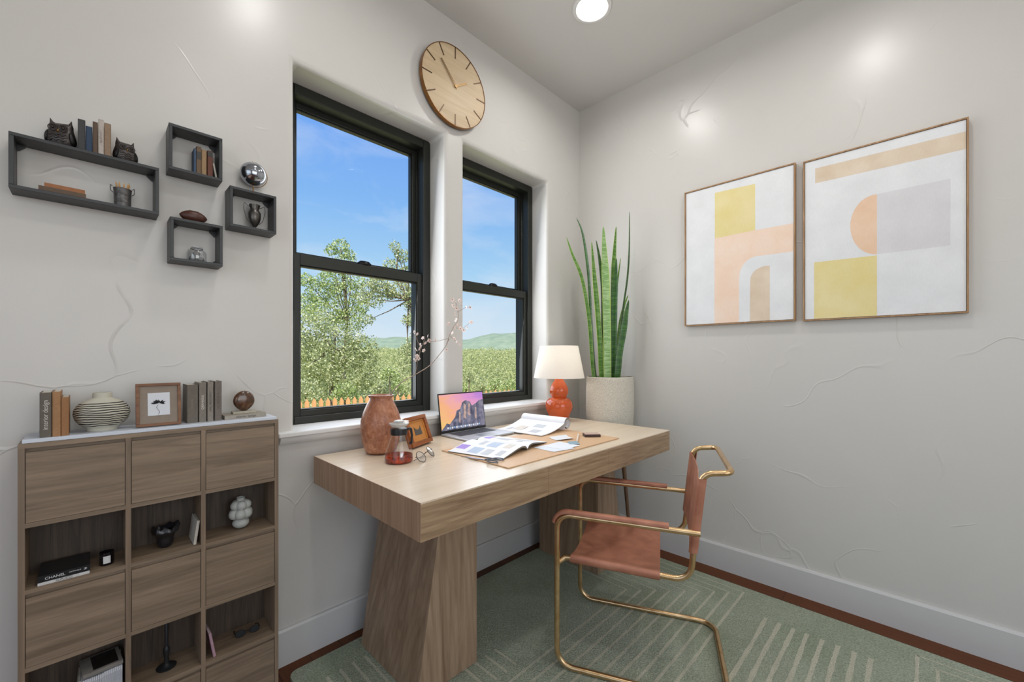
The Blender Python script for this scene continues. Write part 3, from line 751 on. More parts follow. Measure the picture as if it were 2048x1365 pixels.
# table lamp
def lamp():
    p = Vector((-.425, -.158, T)); k = mpp(p); y0 = 715+0
    yb = HOR - (T-CAM.z)*FPX/((p-CAM).dot(FW))     # photo row of the foot
    r = thing('table_lamp', 'orange double gourd table lamp with cream shade at the corner end of the desk', 'table lamp', p)
    P = lambda pts: [(max(a*k, .0004), (yb-b)*k) for a, b in pts]
    G = plain('orange_glaze', srgb(196, 82, 30), .14, coat=.3, var=.06, vscale=30)
    part('base', MB().lathe(P([(0, yb), (17, yb), (19, yb-2), (22, 828), (26, 820), (27.5, 812), (25.5, 803), (20, 797), (14.5, 795), (15.5, 793), (18.5, 786), (18.5, 778), (14, 768), (9.5, 761), (8.5, 757), (0, 757)]), seg=48), G, r, label='glossy orange gourd body')
    part('neck', MB().lathe(P([(0, 758), (4, 758), (4, 750), (2.2, 748), (2.2, 735), (0, 735)]), seg=16), plain('lamp_brass', srgb(190, 150, 90), .25, .9), r)
    S = Mat('lamp_shade_fabric'); S.b.inputs['Base Color'].default_value = srgb(238, 230, 214); S.b.inputs['Roughness'].default_value = .9
    f = S.noise(S.coord((1, 1, 1)), 300, 2); S.l(S.ramp(f, [(.3, srgb(242, 239, 233)), (.7, srgb(250, 248, 244))]), S.b.inputs['Base Color']); S.bump(f, .2, .0005)
    tr = S.n('ShaderNodeBsdfTranslucent'); tr.inputs[0].default_value = srgb(248, 243, 234); ms = S.n('ShaderNodeMixShader'); ms.inputs[0].default_value = .45
    S.l(S.b.outputs[0], ms.inputs[1]); S.l(tr.outputs[0], ms.inputs[2]); S.l(ms.outputs[0], S.nt.nodes['Material Output'].inputs['Surface'])
    prof = P([(50.5, 756), (38, 692.5)]) ; t = .0012
    m = MB().lathe([prof[0], prof[1], (prof[1][0]-t, prof[1][1]), (prof[0][0]-t, prof[0][1]), prof[0]], seg=56); 
    m.f = [f_ for f_ in m.f if len(f_) == 4]; m.m = m.m[:len(m.f)]
    part('lamp_shade', m, S.m, r, label='cream tapered fabric shade')
    part('bulb', MB().sphere((0, 0, (yb-728)*k), .022, seg=16, rings=10), plain('bulb', (1, .9, .75), .4, emit=(1, .9, .78), es=2.5), r)
    lo = lamp_obj('lamp_glow', 'POINT', (p.x, p.y, T+(yb-722)*k), energy=.9, color=(1, .96, .90), shadow_soft_size=.03)
lamp()

# ------------------------------------------------------------------ planter and snake plant
def planter():
    c = Vector((-.150, -.327, 0)); k = (Vector((c.x, c.y, 1))-CAM).dot(FW)/FPX
    r = thing('potted_snake_plant', 'tall snake plant in a cream textured pot on splayed wooden legs in the corner', 'potted plant', c)
    P_ = Mat('pot_ceramic'); v = P_.coord(); vo = P_.n('ShaderNodeTexVoronoi'); vo.inputs['Scale'].default_value = 230; P_.l(v, vo.inputs['Vector'])
    P_.l(P_.ramp(vo.outputs['Distance'], [(.1, srgb(232, 227, 214)), (.7, srgb(208, 201, 186))]), P_.b.inputs['Base Color']); P_.b.inputs['Roughness'].default_value = .7; P_.bump(vo.outputs['Distance'], .9, .004)
    zt = 1.0; R0 = .141
    prof = [(.001, .60), (.105, .60), (.122, .615), (.134, .70), (R0, .82), (.140, .93), (.137, zt-.003), (.134, zt), (.130, zt), (.128, zt-.02), (.126, .66), (.001, .66)]
    part('pot', MB().lathe(prof, seg=56), P_.m, r, label='cream dimpled pot')
    part('soil', MB().lathe([(.001, .94), (.130, .94), (.130, .965), (.001, .968)], seg=32), plain('soil', srgb(52, 40, 30), .95, var=.4, vscale=90, bump=.8), r)
    lw = wood('planter_leg_wood', srgb(92, 66, 46), srgb(128, 96, 70), 2, 2)
    for a in (-68, 22, 112, 202):
        a = R(a); d = Vector((math.cos(a), math.sin(a), 0))
        part('leg', MB().tube([d*.070+Vector((0, 0, .612)), d*.122+Vector((0, 0, .0145 if d.y*.122+c.y < -.08 and d.x*.122+c.x < -.14 else .002))], [.014, .008], 12), lw, r)
    # leaves
    def leafmat(nm, base_, band, edge):
        L = Mat(nm); v = L.coord((6, 6, 48)); f = L.noise(v, 1.0, 4, 1.2)
        col = L.ramp(f, [(.42, base_), (.52, band), (.60, base_)]); L.l(col, L.b.inputs['Base Color']); L.b.inputs['Roughness'].default_value = .35; return L.m
    green = leafmat('snake_green', srgb(74, 122, 40), srgb(120, 158, 76), None); dark = leafmat('snake_dark', srgb(40, 78, 26), srgb(66, 108, 44), None); pale = leafmat('snake_pale', srgb(122, 162, 92), srgb(168, 196, 140), None)
    edge = plain('leaf_edge', srgb(170, 192, 96), .4)
    leaves = [([(1133,475),(1145,510),(1164,558),(1178,640),(1187,752)],8,green,.02), ([(1153,436),(1166,470),(1177,548),(1183,650),(1191,752)],5,dark,.03),
      ([(1183,483),(1188,545),(1194,611),(1200,690),(1203,752)],12,green,-.03), ([(1192,481),(1199,520),(1205,576),(1206,660),(1205,752)],10,dark,.04),
      ([(1206.5,452),(1209,510),(1212,576),(1214,660),(1215,752)],17,pale,-.05), ([(1232,453),(1229,500),(1226,558),(1225,650),(1223,752)],12,green,.02),
      ([(1233,516),(1231,560),(1229,597),(1228,670),(1226,752)],12,dark,-.02), ([(1258.6,424),(1258,500),(1254,560),(1243,640),(1235,752)],5,dark,-.04),
      ([(1257.5,600),(1252,630),(1246,670),(1239,710),(1235,752)],13,dark,-.06), ([(1256,590),(1246,620),(1239,660),(1234,710),(1231,752)],10,green,.0), ([(1241,516),(1237,545),(1232,590),(1230,660),(1228,752)],5,green,.05)]
    for i, (pp, wpx, mt, df) in enumerate(leaves):
        cen = []
        for j, (x, y) in enumerate(pp):
            t = j/4
            off = df*(.8+.2*t)
            dd = (Vector((c.x, c.y, 1))-CAM).dot(FW)+off
            q = CAM + ray(x, y)*dd
            q.x = min(q.x, -.022)
            cen.append(q)
        cen.append(Vector((cen[-1].x*.6+c.x*.4, cen[-1].y*.6+c.y*.4, .955)))
        # resample
        pts = []
        for a in range(len(cen)-1):
            p0 = cen[max(a-1, 0)]; p1 = cen[a]; p2 = cen[a+1]; p3 = cen[min(a+2, len(cen)-1)]
            for s_ in range(6):
                t = s_/6; pts.append(.5*((2*p1)+(p2-p0)*t+(2*p0-5*p1+4*p2-p3)*t*t+(3*p1-p0-3*p2+p3)*t**3))
        pts.append(cen[-1]); n = len(pts)
        tw = R([10, -40, 15, 35, -8, 28, -30, 50, -20, 25, 40][i]); g = []
        for j, q in enumerate(pts):
            t = j/(n-1); wd = wpx*.44*k*min(1, (t*3.2)**.7)*(1-.25*max(0, t-.6)); sd_ = (RT*math.cos(tw)+FW*math.sin(tw)); nn = sd_.cross(Vector((0, 0, 1)))
            row = []
            for u in (-1, -.86, -.4, 0, .4, .86, 1):
                row.append(q+sd_*wd*u/max(.55, math.cos(tw))+nn*wd*.30*(1-u*u)*(-1))
            for p in row:
                p.x = min(p.x, -.006)
            g.append(row)
        m = MB(); nc = 7; m.sheet(g, nn*.0022)
        # margins of the leaf get the yellow edge colour
        cnt = 0
        for fi, f_ in enumerate(m.f):
            js = [(v_ % (n*nc)) % nc for v_ in f_]
            if max(js) <= 1 or min(js) >= nc-2: m.m[fi] = 1
        part('leaf', m, [mt, edge if mt is not dark else mt], r, world=True, smooth=60)
planter()

# ------------------------------------------------------------------ cantilever armchair
def chair():
    a = R(114.6); ang = a-R(90)
    Nn = Vector((-1.164, -.728)); sd = Vector((math.cos(ang), math.sin(ang))); W_ = .442
    o = Nn+sd*(W_/2-.006)
    r = thing('armchair', 'cantilever armchair of brass tube with rust leather seat, back and arm pads at the desk', 'chair', (o.x, o.y, .0132), ang)
    M = Mat('brass_tube'); f = M.noise(M.coord(), 30, 3); M.l(M.ramp(f, [(.3, srgb(198, 160, 112)), (.7, srgb(224, 194, 152))]), M.b.inputs['Base Color']); M.b.inputs['Metallic'].default_value = .9; M.b.inputs['Roughness'].default_value = .26
    brass = M.m
    Lm = Mat('rust_leather'); f = Lm.noise(Lm.coord(), 14, 6, .5); g2 = Lm.noise(Lm.coord(), 380, 2)
    Lm.l(Lm.ramp(f, [(.3, srgb(150, 94, 71)), (.7, srgb(188, 128, 102))]), Lm.b.inputs['Base Color']); Lm.b.inputs['Roughness'].default_value = .5; Lm.bump(g2, .25, .0008); lea = Lm.m
    h = W_/2; tr = .0098; z0 = tr
    # arm and floor frame, one continuous tube  (local x = side, -y = rearwards)
    def arm_path(s): return [(s*h, -.466, .541), (s*h, 0, .546), (s*h, 0, z0), (s*h, -.555, z0)]
    pth = arm_path(-1)+list(reversed(arm_path(1)))
    part('arm_frame', MB().tube(fillet(pth, [0, .055, .065, .07, .07, .065, .055, 0], 9), tr, 14), brass, r)
    # seat and back frame
    hs = h-.0215
    def seat_path(s): return [(s*(h-.008), -.004, .372), (s*hs, -.024, .385), (s*hs, -.05, .387), (s*hs, -.438, .375), (s*hs, -.472, .728), (s*hs, -.560, .738)]
    pth = seat_path(-1)+list(reversed(seat_path(1)))
    part('seat_frame', MB().tube(fillet(pth, [0, .012, .01, .06, .045, .030, .030, .045, .06, .01, .012, 0], 9), tr*.98, 14), brass, r)
    # leather seat sling
    n = 13; g = []
    y0_, y1_ = -.045, -.345
    for i in range(9):
        y = y0_+(y1_-y0_)*i/8; zc = .387-.010*((y0_-y)/.3); row = []
        for k in range(5): an = R(-100+ k*45); row.append(Vector((-hs-(tr+.003)*math.cos(R(0)+an*0)*math.sin(R(90)-an), y, zc+(tr+.003)*math.sin(an))) if False else Vector((-hs-(tr+.003)*math.cos(an), y, zc+(tr+.003)*math.sin(an))))
        for k in range(1, n-1):
            u = k/(n-1)*2-1; row.append(Vector((u*hs, y, zc+tr+.003-.030*(1-abs(u)**2.2)-.008*math.sin(PI*i/8)*(1-u*u))))
        for k in range(5): an = R(80-k*45); row.append(Vector((hs+(tr+.003)*math.cos(an), y, zc+(tr+.003)*math.sin(an))))
        g.append(row)
    m = MB().sheet(g, .0028)
    part('seat', m, lea, r, smooth=60)
    # leather back sling
    g = []
    for i in range(9):
        t = i/8; z = .470+(.712-.470)*t; yc = -.445-(.472-.445)*(t)
        row = []
        for k in range(5): an = R(-100+k*45); row.append(Vector((-hs-(tr+.003)*math.cos(an), yc+(tr+.003)*math.sin(an), z)))
        for k in range(1, n-1):
            u = k/(n-1)*2-1; row.append(Vector((u*hs, yc+tr+.003-.010*(1-abs(u)**2.2), z)))
        for k in range(5): an = R(80-k*45); row.append(Vector((hs+(tr+.003)*math.cos(an), yc+(tr+.003)*math.sin(an), z)))
        g.append(row)
    part('backrest', MB().sheet(g, (0, -.0028, 0)), lea, r, smooth=60)
    # arm pads wrapped over the tubes
    for s in (-1, 1):
        full = fillet([(s*h, -.372, .5419), (s*h, 0, .546), (s*h, 0, .455)], [0, .055, 0], 9)
        full = [p for p in full if p.z > .512]
        top = []
        for i, p in enumerate(full):
            t = (full[min(i+1, len(full)-1)]-full[max(i-1, 0)]).normalized(); nr = t.cross(Vector((-1, 0, 0)))
            nr = nr if nr.z > 0 or nr.y > 0 else -nr
            top.append((p, nr.normalized()))
        m = MB(); rows = []
        for p, nr in top:
            w_, t0, t1 = .0125, .0075, .0195
            rows.append([p+Vector((-w_, 0, 0))+nr*t0, p+Vector((-w_, 0, 0))+nr*(t1-.004), p+Vector((-w_+.004, 0, 0))+nr*t1, p+Vector((w_-.004, 0, 0))+nr*t1, p+Vector((w_, 0, 0))+nr*(t1-.004), p+Vector((w_, 0, 0))+nr*t0])
        k = 6; vv = [q for row in rows for q in row]; nn_ = len(rows)
        fs = [(i*k+j, i*k+(j+1) % k, (i+1)*k+(j+1) % k, (i+1)*k+j) for i in range(nn_-1) for j in range(k)]+[tuple(range(k)), tuple((nn_-1)*k+j for j in range(k))]
        m.add(vv, fs); part('arm_pad', m, lea, r, smooth=50)
    # brackets
    for s in (-1, 1):
        part('bracket', MB().tube([(s*(h-.001), -.452, .541), (s*(hs-.002), -.452, .541)], .0055, 10), brass, r)
chair()

# ------------------------------------------------------------------ wall clock
def clock():
    y = -.03
    L_, R_ = Yp(845, 150, y), Yp(971, 190, y); cx = (L_.x+R_.x)/2 ; cz = (Yp(885, 84, y).z+Yp(930, 256, y).z)/2
    rad = .194
    p = Yp(911, 173.5, y)
    r = thing('wall_clock', 'round pale wood wall clock with thin bar hour marks above the windows', 'clock', (p.x-.002, 0, p.z), 0)
    def ring(prof, seg=72):   # revolve about y axis
        m = MB(); m.M = Matrix.Rotation(R(90), 4, 'X'); m.lathe(prof, seg=seg); return m
    part('face', ring([(.0005, .014), (rad-.003, .014), (rad-.003, .030), (.0005, .030)]), wood('clock_face_wood', srgb(186, 160, 124), srgb(212, 190, 156), 0, .6, fine=.25), r)
    part('rim', ring([(rad-.003, .012), (rad, .012), (rad, .0325), (rad-.003, .0325), (rad-.003, .012)]), plain('clock_rim', srgb(140, 98, 58), .18, .9), r, label='thin bronze rim')
    part('back_box', ring([(.0005, .0005), (.12, .0005), (.12, .014), (.0005, .014)]), plain('clock_back', srgb(60, 55, 50), .7), r)
    mk = plain('clock_mark', srgb(84, 60, 36), .4, .5)
    for h_ in range(12):
        m = MB(); m.M = Matrix.Rotation(R(30*h_), 4, 'Y'); m.box(-.0022, .0022, -.0322, -.0300, rad-.058, rad-.004); part('hour_mark', m, mk, r, smooth=0)
    gh = plain('clock_hand', srgb(120, 92, 52), .3, .7)
    def hand(deg, ln, wd, d):
        m = MB(); m.M = Matrix.Rotation(R(deg), 4, 'Y')
        for s in (-1, 1): m.box(s*wd-.0014, s*wd+.0014, -d-.001, -d, -.014, ln)
        return m
    part('minute_hand', hand(-43, .128, .0032, .0345), gh, r, smooth=0); part('hour_hand', hand(57, .085, .0022, .0330), gh, r, smooth=0)
    part('hub', ring([(.0005, .030), (.006, .030), (.006, .037), (.0005, .037)], 16), gh, r)
clock()

# ------------------------------------------------------------------ framed abstracts on the right wall
def cloth(name, a, b):
    M = Mat(name); f = M.noise(M.coord((1, 260, 60)), 1, 2); g = M.noise(M.coord((1, 9, 9)), 1, 4)
    c = M.mix(M.ramp(g, [(.35, (0,0,0)), (.65, (1,1,1))]), a, b); M.l(M.mix(.16, c, M.ramp(f, [(.3, (.8,.8,.8)), (.6, (1,1,1))]), 'MULTIPLY'), M.b.inputs['Base Color']); M.b.inputs['Roughness'].default_value = .85; M.bump(f, .1, .0005); return M.m
A_ = [cloth('canvas_white', srgb(222, 223, 225), srgb(229, 230, 232)), cloth('paint_yellow', srgb(224, 208, 144), srgb(230, 216, 164)), cloth('paint_peach', srgb(236, 208, 186), srgb(239, 217, 200)),
      cloth('paint_tan', srgb(212, 192, 168), srgb(224, 208, 188)), cloth('paint_lilac', srgb(212, 210, 213), srgb(219, 217, 220)), cloth('paint_deep_peach', srgb(230, 194, 164), srgb(234, 204, 178))]
m_frame = wood('frame_oak', srgb(140, 104, 70), srgb(186, 150, 110), 2, 3)
def art(label, px4, shapes):
    X_ = -.026
    P = [Xp(x, y, X_) for x, y in px4]
    y0 = (P[1].y+P[2].y)/2; y1 = (P[0].y+P[3].y)/2; z1 = (P[0].z+P[1].z)/2; z0 = (P[2].z+P[3].z)/2
    r = thing('framed_art', label, 'wall art', (0, (y0+y1)/2, z0), group='pair of framed abstract prints')
    t = .0055
    m = MB().box(X_, -.001, y0, y0+t, z0, z1).box(X_, -.001, y1-t, y1, z0, z1).box(X_, -.001, y0+t, y1-t, z0, z0+t).box(X_, -.001, y0+t, y1-t, z1-t, z1)
    part('frame', m, m_frame, r, world=True, smooth=0)
    xc = -.0215; q = MB().box(xc, -.004, y0+t+.0015, y1-t-.0015, z0+t+.0015, z1-t-.0015)
    for mi, ps, lay in shapes:
        pts = []
        for x, y in ps:
            w_ = Xp(1340+x/2.7303, 200+y/2.73, xc); pts.append((xc-.0002*lay, min(max(w_.y, y0+t+.002), y1-t-.002), min(max(w_.z, z0+t+.002), z1-t-.002)))
        q.mat(mi).add(pts, [tuple(range(len(pts)))])
    part('canvas', q, A_, r, world=True, smooth=0)
def arc(cx, cy, rx, ry, a0, a1, n=14, sk=0): return [(cx+rx*math.cos(R(a0+(a1-a0)*i/n)), cy-ry*math.sin(R(a0+(a1-a0)*i/n))+sk*(rx*math.cos(R(a0+(a1-a0)*i/n)))) for i in range(n+1)]
art('abstract print with peach arch and yellow block, left of the pair', [(1369, 384), (1591, 327), (1590, 642.5), (1369, 652)],
    [(1, [(245, 508), (465, 458), (465, 712), (245, 757)], 1),
     (2, [(243, 757), (465, 712), (700, 668), (700, 1213), (243, 1222)], 1),
     (0, [(700, 824), (490, 852)] + [(378+112*(1-math.sin(R(a))), 852+122*(1-math.cos(R(a)))) for a in range(0, 91, 10)] + [(376, 1250), (700, 1250)], 2),
     (3, [(545, 902), (545, 1250), (436, 1250)] + [(438+107*(1-math.cos(R(a))), 985-80*math.sin(R(a))) for a in range(0, 91, 10)], 3)])
art('larger looking abstract print with peach half circle and yellow square, right of the pair', [(1606, 322), (1939, 235), (1937, 627), (1606, 641.5)],
    [(3, [(793, 375), (1700, 150), (1700, 248), (793, 456)], 1),
     (4, [(1130, 515), (1532, 430), (1530, 795), (1130, 843)], 1),
     (5, [(1130, 515)] + [(1130-146*math.sin(R(a)), 679-164*math.cos(R(a))+12*math.sin(R(a))) for a in range(0, 181, 9)] + [(1130, 843)], 1),
     (1, [(787, 888), (1130, 849), (1130, 1250), (787, 1250)], 2)])

# ------------------------------------------------------------------ low cabinet against the left wall
m_cab = wood('cabinet_wood_flat', srgb(112, 95, 77), srgb(150, 130, 108), 0, 1.5, rough=.5, fine=.3)
m_cab_v = wood('cabinet_wood_upright', srgb(116, 98, 80), srgb(148, 127, 105), 2, 1.5, rough=.5, fine=.3)
m_cab_in = wood('cabinet_back_darkened', srgb(58, 48, 39), srgb(90, 76, 63), 2, 2.6, rough=.6, fine=.5)  # cubby shade put into the colour: back darker than the other panels
CX0, CX1, CY0, CY1 = -2.453, -1.898, -.14, -.0165
cols = [CX0, -2.262, -2.099, CX1-.0]; tt = .011
boards = [(.900, .911), (.7105, .7215), (.552, .563), (.367, .378), (.199, .210), (.0, .015)]
def cabinet():
    r = thing('cabinet', 'low brown wood cabinet with flap doors and open cubbies below the wall shelves', 'cabinet', ((CX0+CX1)/2, (CY0+CY1)/2, 0))
    xs = [(CX0, CX0+tt), (cols[1]-tt/2, cols[1]+tt/2), (cols[2]-tt/2, cols[2]+tt/2), (CX1-tt, CX1)]
    for a, b in xs: part('upright_panel', MB().box(a, b, CY0, CY1, .0, .9), m_cab_v, r, world=True, smooth=0)
    for i, (a, b) in enumerate(boards):
        sh = MB()
        if i == 0: sh.box(CX0, CX1, CY0, CY1, a, b)
        else:
            for k in range(3): sh.box(xs[k][1], xs[k+1][0], CY0+.0005, CY1, a, b)
        if i in (0, 2, 4):
            for k in range(3): sh.box(xs[k][1], xs[k+1][0], CY0+.010, CY0+.014, a-.014, a)
        part('shelf_board', sh, m_cab, r, world=True, smooth=0)
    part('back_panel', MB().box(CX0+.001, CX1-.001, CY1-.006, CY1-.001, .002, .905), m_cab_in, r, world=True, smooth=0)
    part('top_panel', MB().box(CX0+.006, CX1-.004, CY0+.004, CY1, .9112, .9205), plain('white_top', srgb(206, 212, 222), .4, var=.01), r, world=True, bevel=.001, label='pale bluish white top slab')
    for row in (0, 2, 4):
        zt = boards[row][0]-.0095; zb = boards[row+1][1]+.0008
        for k in range(3): part('door', MB().box(xs[k][1]+.0012, xs[k+1][0]-.0012, CY0+.0008, CY0+.0095, zb, zt), m_cab, r, world=True, smooth=0)
    return xs
cx = cabinet()
CT = .9207

def book(label, x0, x1, z0, z1, y0, y1, col, group, title=None, tcol=(1, 1, 1), tsize=.009, rough=.6, flat=False, lean=0, pages=(214, 206, 190), up=True, loc=None, rz=0, tsx=1., cat='book', mark=None):
    """upright book, spine towards the room (-y); flat=True lies with the spine to the room"""
    c = plain('cover_cloth', srgb(*col), rough, var=.10, vscale=160, bump=.1); pg = plain('book_pages', srgb(*pages), .8, var=.1, vscale=300)
    cx_, cy_ = (x0+x1)/2, (y0+y1)/2
    r = thing('book', label, cat, (cx_, cy_, z0), 0, group, rot=(0, lean, rz))
    a, b, h = -(x1-x0)/2, (x1-x0)/2, z1-z0; ya, yb = y0-cy_, y1-cy_; t = .0013
    m = MB()
    if not flat:
        m.box(a, a+t, ya+.001, yb, 0, h).box(b-t, b, ya+.001, yb, 0, h); m.prism([(a, ya+.0016), (a+t, ya), (b-t, ya), (b, ya+.0016), (b, ya+.003), (a, ya+.003)], 0, h, 'z')
        part('cover', m, c, r, smooth=0); part('pages', MB().box(a+t, b-t, ya+.003, yb-.002, .0015, h-.002), pg, r, smooth=0)
    else:
        m.box(a, b, ya+.001, yb, 0, t).box(a, b, ya+.001, yb, h-t, h).box(a, b, ya, ya+.002, 0, h)
        part('cover', m, c, r, smooth=0); part('pages', MB().box(a+.0015, b-.0015, ya+.002, yb-.002, t, h-t), pg, r, smooth=0)
    if title:
        tm = plain('title_ink', srgb(*tcol), .5)
        if flat: M4 = Matrix.Translation((0, ya-.0002, h/2)) @ FRONT
        else: M4 = Matrix.Translation((0, ya-.0002, h*.5)) @ (UP if up else DOWN)
        text('title', title, tsize, M4, tm, r, tsx)
    return r
# ---- on top of the cabinet
G1, G2 = 'books at the left end of the cabinet top', 'grey books beside the framed flower'
ya = -.128
def bx_(px0, px1, y=ya, z=CT): return Yp(px0, 860, y).x, Yp(px1, 860, y).x
def top_z(px, py, y=ya): return Yp(px, py, y).z
x0, x1 = bx_(79, 103); book('taupe book with a white spine title, leftmost on the cabinet top', x0, x1, CT, top_z(90, 786), ya, -.032, (98, 90, 80), G1, 'interior design', (208, 204, 196), .0125, tsx=1.0)
x0, x1 = bx_(104.5, 121.5); book('taller of two worn orange brown books, next to the taupe book', x0, x1, CT, top_z(112, 784), ya, -.035, (160, 118, 78), G1)
x0, x1 = bx_(122.5, 138); book('shorter worn orange brown book touching the ribbed vase side', x0, x1, CT, top_z(130, 795), ya, -.04, (150, 106, 66), G1)
y2 = -.105
for (a, b, ty, col, lab, ttl, tc_) in ((374, 396, 770, (104, 96, 86), 'dark taupe book, first of the grey row beside the framed flower', 'MINIMAL', (126, 116, 104)),
        (398, 413, 765.5, (122, 114, 104), 'warm grey book with a white lettered spine, second in the grey row', 'QJEAMJOUL', (214, 210, 202)),
        (415, 427, 764, (134, 126, 116), 'lighter grey book with dark bold spine lettering, third in the grey row', 'AXEL VERVOORDT', (44, 38, 34)),
        (429.5, 443.5, 763, (110, 100, 92), 'mauve grey book with faint dark lettering, last of the grey row', 'LA CASTELLA', (70, 62, 56))):
    x0, x1 = bx_(a, b, y2); book(lab, x0, x1, CT, top_z((a+b)/2, ty, y2), y2, -.025, col, G2, ttl, tc_, .0085 if len(ttl) < 12 else .0072)
x0, x1 = bx_(446, 531, -.10); z1 = CT+.0125
book('flat pale grey book lettered interior design under the round stone', x0+.003, x1, CT, z1, -.108, -.030, (158, 150, 138), 'flat books on the cabinet', 'interior design', (50, 44, 40), .0095, flat=True, pages=(190, 184, 172))
p = Yp(488, 815, -.07)
def disc():
    M = Mat('brown_agate'); v = M.coord((1, 1, 1)); f = M.noise(v, 40, 7, 1.8); M.l(M.ramp(f, [(.25, srgb(30, 22, 18)), (.5, srgb(86, 58, 38)), (.8, srgb(132, 94, 62))]), M.b.inputs['Base Color']); M.b.inputs['Roughness'].default_value = .18; M.b.inputs['Coat Weight'].default_value = .4
    m = MB(); m.M = Matrix.Rotation(R(90), 4, 'X'); n = 40
    prof = []
    W_, Hh, D_ = .0305, .033, .012
    rings = 12
    vv = []; fs = []
    for i in range(rings+1):
        a = -PI/2+PI*i/rings; d = math.sin(a)*D_; s_ = max(1e-4, math.cos(a)**.6)
        for k in range(n):
            q = 2*PI*k/n; x = math.cos(q); z = math.sin(q)
            taper = 1-.22*max(0, -z)**2
            vv.append((W_*s_*x*taper, z*Hh*s_, d))
    for i in range(rings):
        for k in range(n): fs.append((i*n+k, i*n+(k+1) % n, (i+1)*n+(k+1) % n, (i+1)*n+k))
    m.add(vv, fs); return m, M.m
dm, dmat = disc()
st_ = thing('stone_sculpture', 'polished brown round stone on a beige stone base, on the flat book', 'sculpture', (p.x, -.070, z1+.0003))
part('base', MB().box(-.033, .033, -.016, .016, 0, .0075), plain('travertine', srgb(176, 168, 152), .6, var=.12, vscale=120), st_, bevel=.0008, label='thin beige stone block')
dm.M = Matrix(); dm.v = [(v_[0], v_[1], v_[2]+.0400) for v_ in dm.v]
part('stone', dm, dmat, st_, label='brown polished disc')

def ribbed_vase():
    M = Mat('ribbed_glaze'); v = M.coord(); sp = M.n('ShaderNodeSeparateXYZ'); M.l(v, sp.inputs[0])
    nn = M.noise(M.coord((14, 14, 26)), 1, 2, .6)
    ph = M.math('ADD', M.math('MULTIPLY', sp.outputs['Z'], 1050), M.math('MULTIPLY', nn, 17))
    s_ = M.math('SINE', ph); k = M.math('ADD', M.math('MULTIPLY', s_, .5), .5)
    up = M.math('LESS_THAN', sp.outputs['Z'], .076); lo = M.math('GREATER_THAN', sp.outputs['Z'], .014)
    band = M.math('MULTIPLY', up, lo)
    kk = M.math('MULTIPLY', M.math('SUBTRACT', 1.0, M.ramp(k, [(.18, (0,0,0)), (.5, (1,1,1))])), band)
    M.l(M.mix(kk, srgb(196, 192, 176), srgb(58, 56, 50)), M.b.inputs['Base Color']); M.b.inputs['Roughness'].default_value = .6
    M.bump(M.math('SUBTRACT', 1.0, kk), .8, .003)
    pr_ = [(0, 0), (.030, 0), (.031, .006), (.033, .010), (.044, .018), (.052, .030), (.0555, .044), (.0545, .056), (.047, .070), (.036, .079), (.024, .084), (.0195, .087), (.0190, .100), (.0175, .101), (.017, .086), (.030, .076), (.048, .05), (.03, .008), (0, .006)]
    solo('ribbed_vase', MB().lathe([(max(a, .0004), b) for a, b in pr_], seg=56), M.m, 'squat cream vase with dark wavy ribs on the cabinet top', 'vase', (-2.3105, -.0785, CT+.0002))
ribbed_vase()

def flower_frame():
    y = -.118; a, b = Yp(272, 855, y), Yp(363, 847, y); zt = Yp(271, 770, y).z
    w_ = b.x-a.x; h = zt-CT
    r = thing('picture_frame', 'brown wood frame with an ink flower drawing on the cabinet top', 'picture frame', (a.x+w_/2, y, CT+.0024), rot=(R(-8), 0, 0))
    wd = wood('walnut_frame', srgb(104, 66, 40), srgb(142, 96, 62), 0, 3); t = .0075
    m = MB().box(-w_/2, w_/2, 0, .012, 0, t).box(-w_/2, w_/2, 0, .012, h-t, h).box(-w_/2, -w_/2+t, 0, .012, t, h-t).box(w_/2-t, w_/2, 0, .012, t, h-t)
    part('frame', m, wd, r, smooth=0, bevel=.0008)
    part('mount', MB().box(-w_/2+t, w_/2-t, .004, .008, t, h-t), plain('taupe_mount', srgb(142, 128, 114), .8), r, smooth=0, label='taupe mount board')
    pw = w_*.245; pz0, pz1 = h*.245, h*.775
    q = MB().box(-pw, pw, .0032, .0040, pz0, pz1); q.mat(1)
    rnd = random.Random(3)
    # stem and petals of the ink drawing
    st = [(-.002+.003*math.sin(i*.5), pz0+.002+i*.0022) for i in range(14)]
    for i in range(13):
        (xa, za), (xb, zb) = st[i], st[i+1]; q.add([(xa-.0005, .003, za), (xa+.0005, .003, za), (xb+.0005, .003, zb), (xb-.0005, .003, zb)], [(0, 1, 2, 3)])
    cxz = (0, pz0+.034)
    for k in range(24):
        an = R(-10+200*k/23+rnd.uniform(-8, 8)); L = rnd.uniform(.010, .019); ww = rnd.uniform(.0014, .0030); dx, dz = math.cos(an), .62*math.sin(an)
        o_ = rnd.uniform(0, .003); q.add([(cxz[0]+dx*o_, .0029, cxz[1]+dz*o_), (cxz[0]+dx*L*.6-dz*ww, .0029, cxz[1]+dz*L*.6+dx*ww), (cxz[0]+dx*L, .0029, cxz[1]+dz*L), (cxz[0]+dx*L*.6+dz*ww, .0029, cxz[1]+dz*L*.6-dx*ww)], [(0, 1, 2, 3)])
    part('print', q, [plain('print_paper', srgb(214, 217, 222), .7, var=.01), plain('ink', srgb(48, 48, 52), .7)], r, smooth=0, label='white print of an ink flower')
    part('frame_back', MB().box(-w_/2+.002, w_/2-.002, .0125, .015, .002, h-.002), plain('frame_backing', srgb(70, 56, 44), .8), r, smooth=0)
flower_frame()

